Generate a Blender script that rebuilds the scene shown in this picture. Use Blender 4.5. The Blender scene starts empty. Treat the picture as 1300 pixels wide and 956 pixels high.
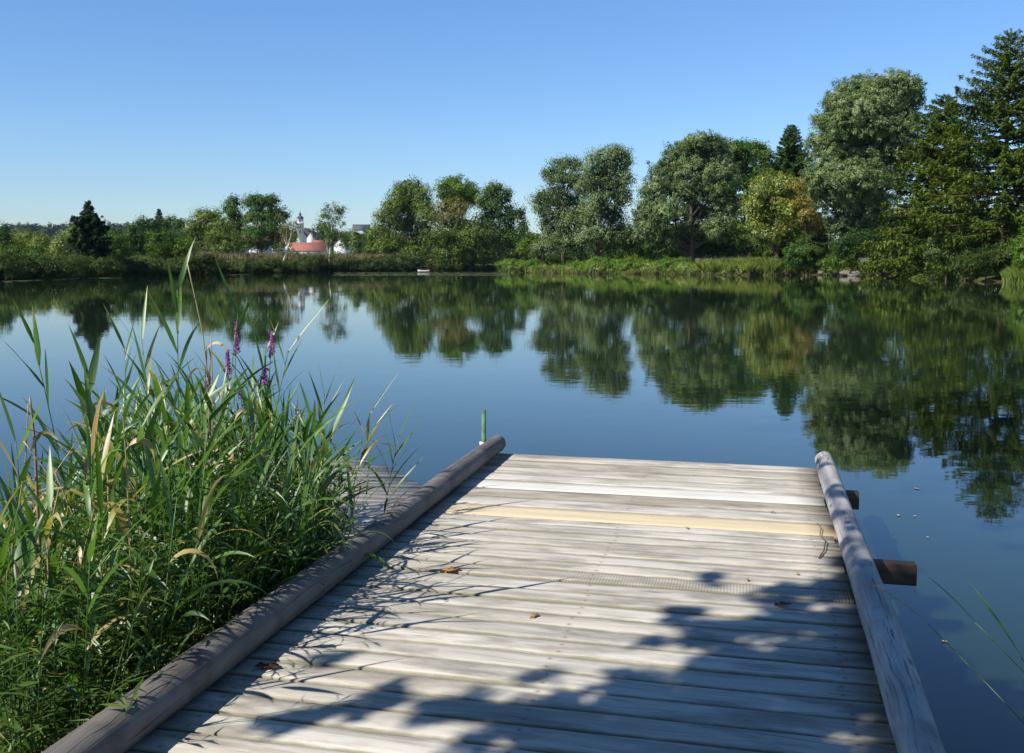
import bpy, math, random
import numpy as np
from mathutils import Vector
SC = bpy.context.scene
COL = SC.collection
rad = math.radians
F = 1264.0; H = 1.95; PITCH = math.atan(102/1264)

def ray(px, py):
    a = (px-650)/F; b = (433-py)/F
    return np.array([a, math.cos(PITCH)+b*math.sin(PITCH), -math.sin(PITCH)+b*math.cos(PITCH)])
def at(px, py, Y):                       # a point of the photo's direction at distance Y
    r = ray(px, py); return np.array([0, 0, H]) + r*(Y/r[1])
def onz(px, py, z):
    r = ray(px, py); return np.array([0, 0, H]) + r*((z-H)/r[2])

# ------------------------------------------------------------------ objects
def tag(o, label=None, cat=None, group=None, kind=None):
    if label: o['label'] = label
    if cat: o['category'] = cat
    if group: o['group'] = group
    if kind: o['kind'] = kind
    return o
def empty(name, loc, label, cat, group=None):
    o = bpy.data.objects.new(name, None); COL.objects.link(o)
    o.location = loc; o.empty_display_size = .3
    return tag(o, label, cat, group)
class MB:
    def __init__(s): s.v = []; s.f = []; s.t = []; s.n = 0
    def add(s, v, f, t=0.5):
        v = np.asarray(v, float).reshape(-1, 3); f = np.asarray(f, int)
        if len(f) == 0: return s
        s.v.append(v); s.f.append(f+s.n); s.n += len(v)
        s.t.append(np.full(len(f), t) if np.isscalar(t) else np.asarray(t, float))
        return s
    def build(s, name, mat, parent=None, loc=(0, 0, 0), smooth=False, rotz=0):
        V = np.concatenate(s.v)
        o0 = np.array(loc, float)
        if parent is not None: o0 = o0 + np.array(parent.location)
        V = V-o0
        if rotz:
            c, sn = math.cos(-rotz), math.sin(-rotz)
            V = np.stack([V[:, 0]*c-V[:, 1]*sn, V[:, 0]*sn+V[:, 1]*c, V[:, 2]], 1)
        me = bpy.data.meshes.new(name)
        nf = sum(len(f) for f in s.f); nl = sum(f.size for f in s.f)
        me.vertices.add(len(V)); me.vertices.foreach_set('co', V.astype(np.float32).ravel())
        me.loops.add(nl); me.polygons.add(nf)
        me.loops.foreach_set('vertex_index', np.concatenate([f.ravel() for f in s.f]).astype(np.int32))
        tot = np.concatenate([np.full(len(f), f.shape[1]) for f in s.f])
        st = np.concatenate([[0], np.cumsum(tot)[:-1]])
        me.polygons.foreach_set('loop_start', st.astype(np.int32))
        me.polygons.foreach_set('loop_total', tot.astype(np.int32))
        if smooth: me.polygons.foreach_set('use_smooth', np.ones(nf, bool))
        me.update(calc_edges=True)
        a = me.attributes.new('tint', 'FLOAT', 'FACE')
        a.data.foreach_set('value', np.concatenate(s.t).astype(np.float32))
        me.materials.append(mat)
        o = bpy.data.objects.new(name, me); COL.objects.link(o)
        o.location = loc
        if rotz: o.rotation_euler.z = rotz
        if parent is not None: o.parent = parent
        return o

def tube(pts, radii, n=8, cap=True, wob=None):
    pts = np.asarray(pts, float); m = len(pts)
    radii = np.broadcast_to(np.asarray(radii, float), (m,))
    T = np.gradient(pts, axis=0); T /= np.linalg.norm(T, axis=1)[:, None]+1e-9
    up = np.array([0, 0, 1.0]) if abs(T[0][2]) < .9 else np.array([1.0, 0, 0])
    A = np.cross(T, up); A /= np.linalg.norm(A, axis=1)[:, None]+1e-9
    B = np.cross(T, A)
    th = np.linspace(0, 2*np.pi, n, endpoint=False)
    R = radii[:, None]*np.ones((1, n))
    if wob is not None: R = R*wob
    V = pts[:, None, :]+R[..., None]*(np.cos(th)[None, :, None]*A[:, None, :]+np.sin(th)[None, :, None]*B[:, None, :])
    V = V.reshape(-1, 3)
    i = np.arange(m-1)[:, None]*n; j = np.arange(n)[None, :]; k = (j+1) % n
    Q = np.stack([i+j, i+k, i+n+k, i+n+j], -1).reshape(-1, 4)
    if cap:
        V = np.vstack([V, pts[0], pts[-1]]); a = m*n; b = a+1
        j = np.arange(n); k = (j+1) % n
        Q = np.vstack([Q, np.stack([np.full(n, a), k, j, np.full(n, a)], 1)[:, [0, 1, 2, 2]] if False else Q[:0]])
        tri1 = np.stack([np.full(n, a), k, j], 1)
        tri2 = np.stack([np.full(n, b), (m-1)*n+j, (m-1)*n+k], 1)
        return V, Q, np.vstack([tri1, tri2])
    return V, Q, np.zeros((0, 3), int)
def add_tube(mb, *a, t=0.5, **k):
    V, Q, T = tube(*a, **k)
    n0 = mb.n
    mb.add(V, Q, t)
    if len(T):
        mb.f.append(T+n0); mb.t.append(np.full(len(T), t)); 
        mb.v.append(np.zeros((0, 3)))
    return mb
def box(mb, c, s, rotz=0, t=.5, bev=0):
    x, y, z = np.array(s)/2
    if bev:
        b = bev
        prof = np.array([(-y+b, -z), (y-b, -z), (y, -z+b), (y, z-b), (y-b, z), (-y+b, z), (-y, z-b), (-y, -z+b)])
        V = np.array([(sx, p[0], p[1]) for sx in (-x, x) for p in prof])
        Q = np.array([(i, (i+1) % 8, 8+(i+1) % 8, 8+i) for i in range(8)])
        E1 = np.array([(7, 6, 5, 4, 3, 2, 1, 0)]); E2 = E1[:, ::-1]+8
    else:
        V = np.array([(i, j, k) for i in (-x, x) for j in (-y, y) for k in (-z, z)])
        Q = np.array([(0, 1, 3, 2), (4, 6, 7, 5), (0, 4, 5, 1), (2, 3, 7, 6), (0, 2, 6, 4), (1, 5, 7, 3)])
        E1 = E2 = None
    cc, sn = math.cos(rotz), math.sin(rotz)
    V = np.stack([V[:, 0]*cc-V[:, 1]*sn, V[:, 0]*sn+V[:, 1]*cc, V[:, 2]], 1)+np.array(c)
    n0 = mb.n; mb.add(V, Q, t)
    if E1 is not None:
        for E in (E1, E2): mb.f.append(E+n0); mb.t.append(np.full(1, t))
    return mb

# ------------------------------------------------------------------ materials
def newmat(name):
    m = bpy.data.materials.new(name); m.use_nodes = True
    nt = m.node_tree; nt.nodes.clear()
    out = nt.nodes.new('ShaderNodeOutputMaterial')
    return m, nt, out
class N:
    def __init__(s, nt): s.nt = nt
    def __call__(s, typ, _in=None, **props):
        n = s.nt.nodes.new(typ)
        for k, v in props.items(): setattr(n, k, v)
        for k, v in (_in or {}).items():
            if isinstance(v, bpy.types.NodeSocket): s.nt.links.new(v, n.inputs[k])
            else: n.inputs[k].default_value = v
        return n
def rgba(c): return (c[0], c[1], c[2], 1)
def ramp(n, fac, stops, interp='LINEAR'):
    r = n('ShaderNodeValToRGB', {'Fac': fac}); cr = r.color_ramp; cr.interpolation = interp
    while len(cr.elements) < len(stops): cr.elements.new(.5)
    for e, (p, c) in zip(cr.elements, stops): e.position = p; e.color = rgba(c) if len(c) == 3 else c
    return r.outputs['Color']
def mapped(n, vec, scale, loc=(0, 0, 0)):
    return n('ShaderNodeMapping', {'Vector': vec, 'Scale': scale, 'Location': loc}).outputs[0]
def noise(n, vec, scale, detail=4, rough=.55, dist=0):
    return n('ShaderNodeTexNoise', {'Vector': vec, 'Scale': scale, 'Detail': detail, 'Roughness': rough, 'Distortion': dist}).outputs['Fac']
def mix(n, f, a, b, blend='MIX'):
    m = n('ShaderNodeMix', data_type='RGBA', blend_type=blend)
    for k, v in ((0, f), (6, a), (7, b)):
        if isinstance(v, bpy.types.NodeSocket): n.nt.links.new(v, m.inputs[k])
        else: m.inputs[k].default_value = v if k == 0 else rgba(v)
    return m.outputs[2]
def math_(n, op, a, b=0.0, clamp=False):
    m = n('ShaderNodeMath', operation=op, use_clamp=clamp)
    for k, v in ((0, a), (1, b)):
        if isinstance(v, bpy.types.NodeSocket): n.nt.links.new(v, m.inputs[k])
        else: m.inputs[k].default_value = v
    return m.outputs[0]

def leafmat(name, stops, trans=.35, gloss=0.04, rough=.4, nscale=.25, namp=.35):
    m, nt, out = newmat(name); n = N(nt)
    att = n('ShaderNodeAttribute', attribute_name='tint').outputs['Fac']
    geo = n('ShaderNodeNewGeometry').outputs['Position']
    nz = noise(n, geo, nscale, 3)
    f = math_(n, 'ADD', att, math_(n, 'MULTIPLY', math_(n, 'SUBTRACT', nz, .5), namp), True)
    c = ramp(n, f, stops)
    d = n('ShaderNodeBsdfDiffuse', {'Color': c})
    hs = n('ShaderNodeHueSaturation', {'Hue': .485, 'Saturation': 1.1, 'Value': 1.5, 'Color': c}).outputs[0]
    tr = n('ShaderNodeBsdfTranslucent', {'Color': hs})
    s = n('ShaderNodeMixShader', {0: trans, 1: d.outputs[0], 2: tr.outputs[0]})
    if gloss:
        g = n('ShaderNodeBsdfGlossy', {'Color': (1, 1, 1, 1), 'Roughness': rough})
        s = n('ShaderNodeMixShader', {0: gloss, 1: s.outputs[0], 2: g.outputs[0]})
    nt.links.new(s.outputs[0], out.inputs[0])
    return m
def plain(name, col, rough=.7, var=.25, scale=3, spec=.3, bump=0, metal=0, coord='Object', stretch=(1, 1, 1)):
    m, nt, out = newmat(name); n = N(nt)
    tc = n('ShaderNodeTexCoord').outputs[coord]
    v = mapped(n, tc, stretch)
    nz = noise(n, v, scale, 6)
    dark = tuple(x*(1-var) for x in col); lite = tuple(min(1, x*(1+var*.6)) for x in col)
    c = ramp(n, nz, [(.3, dark), (.7, lite)])
    b = n('ShaderNodeBsdfPrincipled', {'Base Color': c, 'Roughness': rough, 'Specular IOR Level': spec, 'Metallic': metal})
    if bump:
        bp = n('ShaderNodeBump', {'Height': nz, 'Strength': 1, 'Distance': bump})
        nt.links.new(bp.outputs[0], b.inputs['Normal'])
    nt.links.new(b.outputs[0], out.inputs[0])
    return m

def plank_mat():
    m, nt, out = newmat('weathered_boards'); n = N(nt)
    tc = n('ShaderNodeTexCoord').outputs['Object']
    oi = n('ShaderNodeObjectInfo')
    off = n('ShaderNodeVectorMath', {0: oi.outputs['Random'], 1: (37.1, 91.7, 13.3)}, operation='MULTIPLY').outputs[0]
    v = n('ShaderNodeVectorMath', {0: tc, 1: off}, operation='ADD').outputs[0]
    warp = noise(n, mapped(n, v, (1.1, 5, 5)), 1.0, 2)
    wv = n('ShaderNodeVectorMath', {0: v, 1: n('ShaderNodeCombineXYZ', {1: math_(n, 'MULTIPLY', warp, .12)}).outputs[0]}, operation='ADD').outputs[0]
    grain = noise(n, mapped(n, wv, (2.2, 110, 60)), 1.0, 6, .65)
    band = noise(n, mapped(n, wv, (1.3, 12, 10)), 1.0, 4, .6)
    blot = noise(n, mapped(n, v, (2.2, 7, 7)), 1.0, 5, .62)
    col = mix(n, ramp(n, band, [(.34, (0, 0, 0)), (.58, (1, 1, 1))]), (.385, .36, .305), (.56, .525, .455))
    col = mix(n, ramp(n, blot, [(.47, (0, 0, 0)), (.66, (1, 1, 1))]), col, (.27, .25, .21))
    col = mix(n, ramp(n, grain, [(.30, (1, 1, 1)), (.45, (0, 0, 0))]), col, (.25, .22, .18))
    # knots
    vo = n('ShaderNodeTexVoronoi', {'Vector': mapped(n, wv, (1.5, 6.2, .01)), 'Scale': 1.0, 'Randomness': 1.0}).outputs['Distance']
    kn = ramp(n, vo, [(.06, (1, 1, 1)), (.15, (0, 0, 0))])
    knm = ramp(n, noise(n, mapped(n, v, (1.3, 4, 1)), 1.0, 1), [(.5, (0, 0, 0)), (.58, (1, 1, 1))])
    kf = math_(n, 'MULTIPLY', kn, knm)
    col = mix(n, math_(n, 'MULTIPLY', kf, .8), col, (.17, .14, .115))
    # grime creeping in from the long edges
    sep = n('ShaderNodeSeparateXYZ', {0: tc})
    uv = n('ShaderNodeAttribute', attribute_name='hw', attribute_type='OBJECT')
    hw = n('ShaderNodeAttribute', attribute_name='half_width', attribute_type='OBJECT').outputs['Fac']
    e = math_(n, 'SUBTRACT', hw, math_(n, 'ABSOLUTE', sep.outputs[1]))
    e = math_(n, 'ADD', e, math_(n, 'MULTIPLY', math_(n, 'SUBTRACT', noise(n, mapped(n, v, (9, 9, 9)), 1, 4), .5), .018))
    em = ramp(n, e, [(.0, (1, 1, 1)), (.009, (0, 0, 0))])
    col = mix(n, math_(n, 'MULTIPLY', em, .75), col, (.17, .155, .09))
    ax = None
    for x0 in (-1.02, .03, 1.08):
        q_ = math_(n, 'ABSOLUTE', math_(n, 'SUBTRACT', sep.outputs[0], x0)); ax = q_ if ax is None else math_(n, 'MINIMUM', ax, q_)
    ay = math_(n, 'SUBTRACT', math_(n, 'ABSOLUTE', sep.outputs[1]), .036)
    nd = math_(n, 'SQRT', math_(n, 'ADD', math_(n, 'MULTIPLY', ax, ax), math_(n, 'MULTIPLY', ay, ay)))
    col = mix(n, ramp(n, nd, [(.008, (.35, .35, .35)), (.018, (0, 0, 0))]), col, (.27, .21, .16))
    col = mix(n, ramp(n, nd, [(.003, (1, 1, 1)), (.0045, (0, 0, 0))]), col, (.10, .085, .07))
    tint = n('ShaderNodeAttribute', attribute_name='board_tint', attribute_type='OBJECT').outputs['Color']
    col = mix(n, 1.0, col, tint, 'MULTIPLY')
    newness = n('ShaderNodeAttribute', attribute_name='newness', attribute_type='OBJECT').outputs['Fac']
    newc = n('ShaderNodeAttribute', attribute_name='new_color', attribute_type='OBJECT').outputs['Color']
    fresh = mix(n, ramp(n, band, [(.4, (0, 0, 0)), (.6, (.35, .35, .35))]), newc, tuple(.5 for _ in range(3)), 'MULTIPLY')
    fresh = mix(n, math_(n, 'MULTIPLY', kf, .5), fresh, (.3, .18, .1))
    col = mix(n, newness, col, fresh)
    rib = n('ShaderNodeAttribute', attribute_name='ribbed', attribute_type='OBJECT').outputs['Fac']
    wave = n('ShaderNodeTexWave', {'Vector': tc, 'Scale': 22.0, 'Distortion': .6, 'Detail': 1}, wave_type='BANDS', bands_direction='X').outputs['Fac']
    rb = math_(n, 'MULTIPLY', rib, wave)
    col = mix(n, math_(n, 'MULTIPLY', rb, .16), col, (.2, .18, .15))
    h = math_(n, 'ADD', math_(n, 'MULTIPLY', grain, 1.0), math_(n, 'MULTIPLY', band, .8))
    h = math_(n, 'SUBTRACT', h, math_(n, 'MULTIPLY', rb, .4))
    bp = n('ShaderNodeBump', {'Height': h, 'Strength': .75, 'Distance': .0035})
    b = n('ShaderNodeBsdfPrincipled', {'Base Color': col, 'Roughness': .8, 'Specular IOR Level': .25, 'Normal': bp.outputs[0]})
    nt.links.new(b.outputs[0], out.inputs[0])
    return m
def log_mat(name, c0, c1, crk):
    m, nt, out = newmat(name); n = N(nt)
    tc = n('ShaderNodeTexCoord').outputs['Object']          # y runs along the log
    w = noise(n, mapped(n, tc, (3, 1.4, 3)), 1.0, 3)
    wv = n('ShaderNodeVectorMath', {0: tc, 1: n('ShaderNodeCombineXYZ', {0: math_(n, 'MULTIPLY', w, .08), 2: math_(n, 'MULTIPLY', w, .08)}).outputs[0]}, operation='ADD').outputs[0]
    grain = noise(n, mapped(n, wv, (90, 2.5, 90)), 1.0, 5, .65)
    blot = noise(n, mapped(n, tc, (9, 2.2, 9)), 1.0, 5, .6)
    rings = noise(n, mapped(n, tc, (2, 3.2, 2)), 1.0, 3)
    col = mix(n, ramp(n, blot, [(.35, (0, 0, 0)), (.65, (1, 1, 1))]), c0, c1)
    col = mix(n, ramp(n, rings, [(.56, (0, 0, 0)), (.68, (.8, .8, .8))]), col, crk)
    col = mix(n, ramp(n, grain, [(.33, (1, 1, 1)), (.46, (0, 0, 0))]), col, (.13, .12, .12))
    ck = noise(n, mapped(n, wv, (16, .55, 16)), 1.0, 2, .4)
    ckf = ramp(n, math_(n, 'ABSOLUTE', math_(n, 'SUBTRACT', ck, .52)), [(.003, (1, 1, 1)), (.008, (0, 0, 0))])
    ckm = ramp(n, noise(n, mapped(n, tc, (4, 1.2, 4)), 1, 1), [(.56, (0, 0, 0)), (.62, (1, 1, 1))])
    cf = math_(n, 'MULTIPLY', ckf, ckm)
    col = mix(n, cf, col, (.02, .018, .016))
    vo = n('ShaderNodeTexVoronoi', {'Vector': mapped(n, tc, (9, 3.6, 9)), 'Scale': 1.0}).outputs['Distance']
    col = mix(n, ramp(n, vo, [(.06, (.8, .8, .8)), (.15, (0, 0, 0))]), col, (.07, .06, .065))
    h = math_(n, 'SUBTRACT', grain, math_(n, 'MULTIPLY', cf, 4))
    bp = n('ShaderNodeBump', {'Height': h, 'Strength': .8, 'Distance': .004})
    b = n('ShaderNodeBsdfPrincipled', {'Base Color': col, 'Roughness': .75, 'Specular IOR Level': .3, 'Normal': bp.outputs[0]})
    nt.links.new(b.outputs[0], out.inputs[0])
    return m
def water_mat():
    m, nt, out = newmat('pond_water'); n = N(nt)
    geo = n('ShaderNodeNewGeometry').outputs['Position']
    a = noise(n, mapped(n, geo, (1.0, 1.6, 1)), 1.7, 3, .5)
    b_ = noise(n, mapped(n, geo, (.10, .22, 1)), 1.0, 3, .5)
    patch = ramp(n, noise(n, mapped(n, geo, (.02, .05, 1)), 1.0, 3), [(.40, (.35, .35, .35)), (.68, (1.5, 1.5, 1.5))])
    h = math_(n, 'ADD', math_(n, 'MULTIPLY', math_(n, 'MULTIPLY', a, patch), .0018), math_(n, 'MULTIPLY', b_, .005))
    bp = n('ShaderNodeBump', {'Height': h, 'Strength': .8, 'Distance': 1.0})
    b = n('ShaderNodeBsdfPrincipled', {'Base Color': (.011, .023, .009, 1), 'Roughness': .02, 'IOR': 1.48, 'Normal': bp.outputs[0]})
    nt.links.new(b.outputs[0], out.inputs[0])
    return m
def ground_mat():
    m, nt, out = newmat('meadow_ground'); n = N(nt)
    geo = n('ShaderNodeNewGeometry').outputs['Position']
    a = noise(n, geo, .06, 4); b_ = noise(n, geo, 2.2, 5); c = noise(n, geo, 14, 4)
    col = mix(n, ramp(n, a, [(.4, (0, 0, 0)), (.62, (1, 1, 1))]), (.060, .10, .022), (.13, .125, .045))
    col = mix(n, ramp(n, b_, [(.45, (0, 0, 0)), (.7, (1, 1, 1))]), col, (.085, .07, .035))
    sz = n('ShaderNodeSeparateXYZ', {0: geo}).outputs[2]
    col = mix(n, ramp(n, sz, [(.03, (1, 1, 1)), (.28, (0, 0, 0))]), col, (.05, .038, .024))
    bp = n('ShaderNodeBump', {'Height': c, 'Strength': .7, 'Distance': .05})
    b = n('ShaderNodeBsdfPrincipled', {'Base Color': col, 'Roughness': .95, 'Specular IOR Level': .1, 'Normal': bp.outputs[0]})
    nt.links.new(b.outputs[0], out.inputs[0])
    return m

M = {}
M['plank'] = plank_mat()
M['log'] = log_mat('grey_log', (.085, .077, .068), (.17, .153, .132), (.055, .05, .046))
M['log2'] = log_mat('pale_log', (.28, .265, .245), (.44, .42, .39), (.15, .145, .145))
M['beam'] = plain('shaded_brown_beam', (.11, .07, .04), .85, .6, 5, bump=.003, stretch=(1, 6, 6))  # brown darkened, the log's shadow on the beam face put into it
M['water'] = water_mat(); M['ground'] = ground_mat()
M['greenpipe'] = plain('flaking_green_paint', (.075, .15, .08), .6, .5, 25, bump=.001)
M['bark'] = plain('tree_bark', (.11, .085, .06), .95, .5, 6, .1, bump=.03, stretch=(2, 2, .4))
M['birchbark'] = plain('birch_bark', (.62, .60, .55), .8, .6, 3, .2, stretch=(1, 1, 3))
M['stone'] = plain('shore_stone', (.22, .20, .175), .9, .5, 4, .2, bump=.03)
M['white'] = plain('white_render', (.80, .79, .76), .9, .08, 1.5, .2)
M['roof'] = plain('red_roof_tiles', (.28, .11, .072), .85, .4, 2.5, .2)
M['roofd'] = plain('dark_roof', (.07, .07, .085), .7, .3, 2, .3)
M['pane'] = plain('dark_window_glass', (.03, .035, .045), .15, .2, 2, .5)
M['boat'] = plain('white_boat_paint', (.50, .50, .48), .5, .2, 4, .5)
G = lambda *s: [(i/(len(s)-1), c) for i, c in enumerate(s)]
LM = dict(
 silver=leafmat('silver_willow_leaves', G((.045, .078, .018), (.135, .190, .060), (.29, .35, .16)), .18, .01, .5),
 olive=leafmat('olive_willow_leaves', G((.045, .080, .008), (.105, .155, .022), (.20, .24, .05)), .2, .01, .5),
 green=leafmat('broad_green_leaves', G((.025, .062, .005), (.065, .13, .010), (.13, .20, .022)), .2, .01, .5),
 dark=leafmat('dark_green_leaves', G((.016, .044, .007), (.042, .088, .013), (.085, .145, .025)), .2, .01, .5),
 yellow=leafmat('yellowing_leaves', G((.07, .12, .008), (.18, .23, .014), (.34, .32, .028)), .35, .04, .5),
 autumn=leafmat('orange_leaves', G((.075, .10, .012), (.18, .155, .02), (.31, .20, .035)), .35, .03, .5),
 spruce=leafmat('spruce_needles', G((.018, .042, .004), (.062, .100, .009), (.125, .165, .018)), .2, .01, .5),
 bluespruce=leafmat('dark_spruce_needles', G((.010, .024, .008), (.020, .042, .012), (.038, .065, .02)), .15, .01, .5),
 pale=leafmat('pale_meadow_stalks', G((.09, .10, .035), (.19, .165, .085), (.28, .235, .14)), .3, .0),
 bank=leafmat('bank_grass_blades', G((.06, .12, .014), (.13, .21, .03), (.27, .27, .09)), .4, .01, .5),
 scrub=leafmat('bank_scrub_leaves', G((.020, .040, .007), (.045, .075, .012), (.095, .125, .03)), .3, .01, .5),
 reed=leafmat('reed_leaves', G((.030, .085, .011), (.075, .165, .024), (.13, .25, .05), (.26, .27, .05), (.45, .33, .14)), .38, .045, .45, 3.0, .12),
 herb=leafmat('herb_leaves', G((.014, .040, .008), (.04, .09, .013), (.085, .155, .025), (.17, .18, .035)), .35, .03, .45, 3.0, .2),
 straw=leafmat('dry_straw', G((.16, .10, .05), (.34, .24, .12), (.55, .43, .25)), .2, .05, .5, 4.0, .4),
 flower=leafmat('purple_petals', G((.20, .03, .20), (.42, .08, .36), (.60, .20, .50)), .35, .02, .5, 20, .4),
 far=leafmat('far_forest_leaves', G((.016, .034, .014), (.032, .055, .024), (.06, .085, .03)), .15, .0),
 pads=leafmat('floating_leaves', G((.06, .08, .02), (.10, .12, .04), (.17, .17, .08)), .0, .1, .3),
 litter=leafmat('fallen_leaf', G((.10, .03, .02), (.42, .20, .04), (.55, .42, .22)), .2, .05, .5, 30, .4),
)

# ------------------------------------------------------------------ terrain
SH = [(0,356),(60,354),(110,352),(200,350),(300,347.5),(340,346.5),(450,345),(540,343.5),(600,343),(632,343.2),(642,346),(700,346.5),(760,347.5),(860,348),(900,349),(960,349.5),(1040,349),(1100,351),(1180,354),(1240,357),(1290,360)]
def shore_pt(px, py):
    d = F*H/(py-331.0); return ((px-650)/F*d, d)
far = [shore_pt(*p) for p in SH]
near = [(44, 70), (47, 56), (44, 40), (36, 22), (22, 9), (10, 2.2), (5, .4), (3, -.2), (1.2, -.1), (-.5, 1.2), (-1.15, 2.6), (-1.75, 3.6), (-2.7, 4.3), (-4.4, 4.7), (-7, 5.1), (-12, 6.5), (-25, 12), (-45, 28), (-58, 50), (-60, 75)]
poly = np.array(far+near); CEN = np.array([0.0, 40.0])
rel = poly-CEN; ang = np.unwrap(np.arctan2(rel[:, 1], rel[:, 0])); rr = np.hypot(rel[:, 0], rel[:, 1])
if ang[-1] < ang[0]: ang = ang[::-1]; rr = rr[::-1]
NA = 1440
base_a = ang[0]+np.linspace(0, 2*np.pi, NA, endpoint=False)
# walk the polygon's edges so that the outline stays straight between its points
px_, py_ = poly[:, 0], poly[:, 1]
def edge_radius(th):
    d = np.array([math.cos(th), math.sin(th)]); best = 1e9
    for i in range(len(poly)):
        a = poly[i]-CEN; b = poly[(i+1) % len(poly)]-CEN; e = b-a
        den = d[0]*(-e[1])+d[1]*e[0]
        if abs(den) < 1e-9: continue
        t = (a[0]*(-e[1])+a[1]*e[0])/den; s = (d[0]*a[1]-d[1]*a[0])/den
        if t > 0 and -1e-6 <= s <= 1+1e-6: best = min(best, t)
    return best
ER = np.array([edge_radius(t) for t in base_a])
rngt = np.random.default_rng(3)
wig = sum(np.sin(base_a*k+rngt.uniform(0, 6))*amp for k, amp in ((60, .12), (97, .12), (151, .1), (233, .08)))
wfac = np.clip((ER-38)/30, 0, 1)*4.0+.35
ER = ER+wig*wfac
def shore_r(x, y):
    th = (np.arctan2(y-CEN[1], x-CEN[0])-base_a[0]) % (2*np.pi)
    return np.interp(th, np.append(base_a-base_a[0], 2*np.pi), np.append(ER, ER[0]))
def off(x, y):
    return np.hypot(x-CEN[0], y-CEN[1])-shore_r(x, y)
def hgt_off(o, x, y):
    z = np.interp(o, [-6, -1.5, -.3, 0, .5, 1.5, 4, 12, 40, 120, 300, 700], [-1.4, -.5, -.1, .0, .16, .34, .5, .75, 1.2, 2.0, 3, 4])
    lowbank = np.clip((8-np.abs(y-4))/8, 0, 1)*np.clip((12-np.abs(x))/12, 0, 1)
    z = np.where(o > 0, z*(1-.45*lowbank), z)
    # wooded rise far off on the left, a gentle one elsewhere
    g = 22*np.exp(-((x+520)/330.0)**2-((y-1250)/300.0)**2)+16*np.exp(-((x+150)/420.0)**2-((y-1500)/300.0)**2)+10*np.exp(-((x-600)/500.0)**2-((y-1500)/300.0)**2)
    return z+np.where(o > 100, g, 0)
def gz(x, y): return float(hgt_off(off(x, y), x, y))
offs = np.array([-6, -3, -1.5, -.6, -.2, 0, .2, .5, .9, 1.5, 2.5, 4, 7, 12, 20, 35, 60, 100, 160, 240, 340, 460, 600, 750, 900, 1050, 1200, 1350, 1500, 1700, 2000, 2600, 4000])
X = CEN[0]+np.outer(ER, np.ones(len(offs)))*np.cos(base_a)[:, None]+offs[None]*np.cos(base_a)[:, None]
Y = CEN[1]+np.outer(ER, np.ones(len(offs)))*np.sin(base_a)[:, None]+offs[None]*np.sin(base_a)[:, None]
O = np.broadcast_to(offs[None], X.shape)
Z = hgt_off(O, X, Y)+np.where((O > .1) & (O < 60), .05*np.sin(X*1.3)*np.cos(Y*1.1), 0)
V = np.stack([X, Y, Z], -1).reshape(-1, 3); m_ = len(offs)
i = np.arange(NA)[:, None]; j = np.arange(m_-1)[None]
Q = np.stack([i*m_+j, i*m_+j+1, ((i+1) % NA)*m_+j+1, ((i+1) % NA)*m_+j], -1).reshape(-1, 4)
mb = MB().add(V, Q)
ctr = mb.n; mb.v.append(np.array([[CEN[0], CEN[1], -1.4]])); mb.n += 1
ii = np.arange(NA); mb.f.append(np.stack([ii*m_, ((ii+1) % NA)*m_, np.full(NA, ctr)], 1)); mb.t.append(np.full(NA, .5))
tag(mb.build('ground', M['ground'], smooth=True), 'grassy banks and meadow round the pond', kind='structure')
R = ER+1.2
wv = np.stack([CEN[0]+R*np.cos(base_a), CEN[1]+R*np.sin(base_a), np.zeros(NA)], 1)
mb = MB(); mb.v.append(np.vstack([wv, [CEN[0], CEN[1], 0]])); mb.n = NA+1
mb.f.append(np.stack([ii, (ii+1) % NA, np.full(NA, NA)], 1)); mb.t.append(np.full(NA, .5))
tag(mb.build('water', M['water']), 'still dark blue pond water mirroring the trees', kind='structure')

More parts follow.
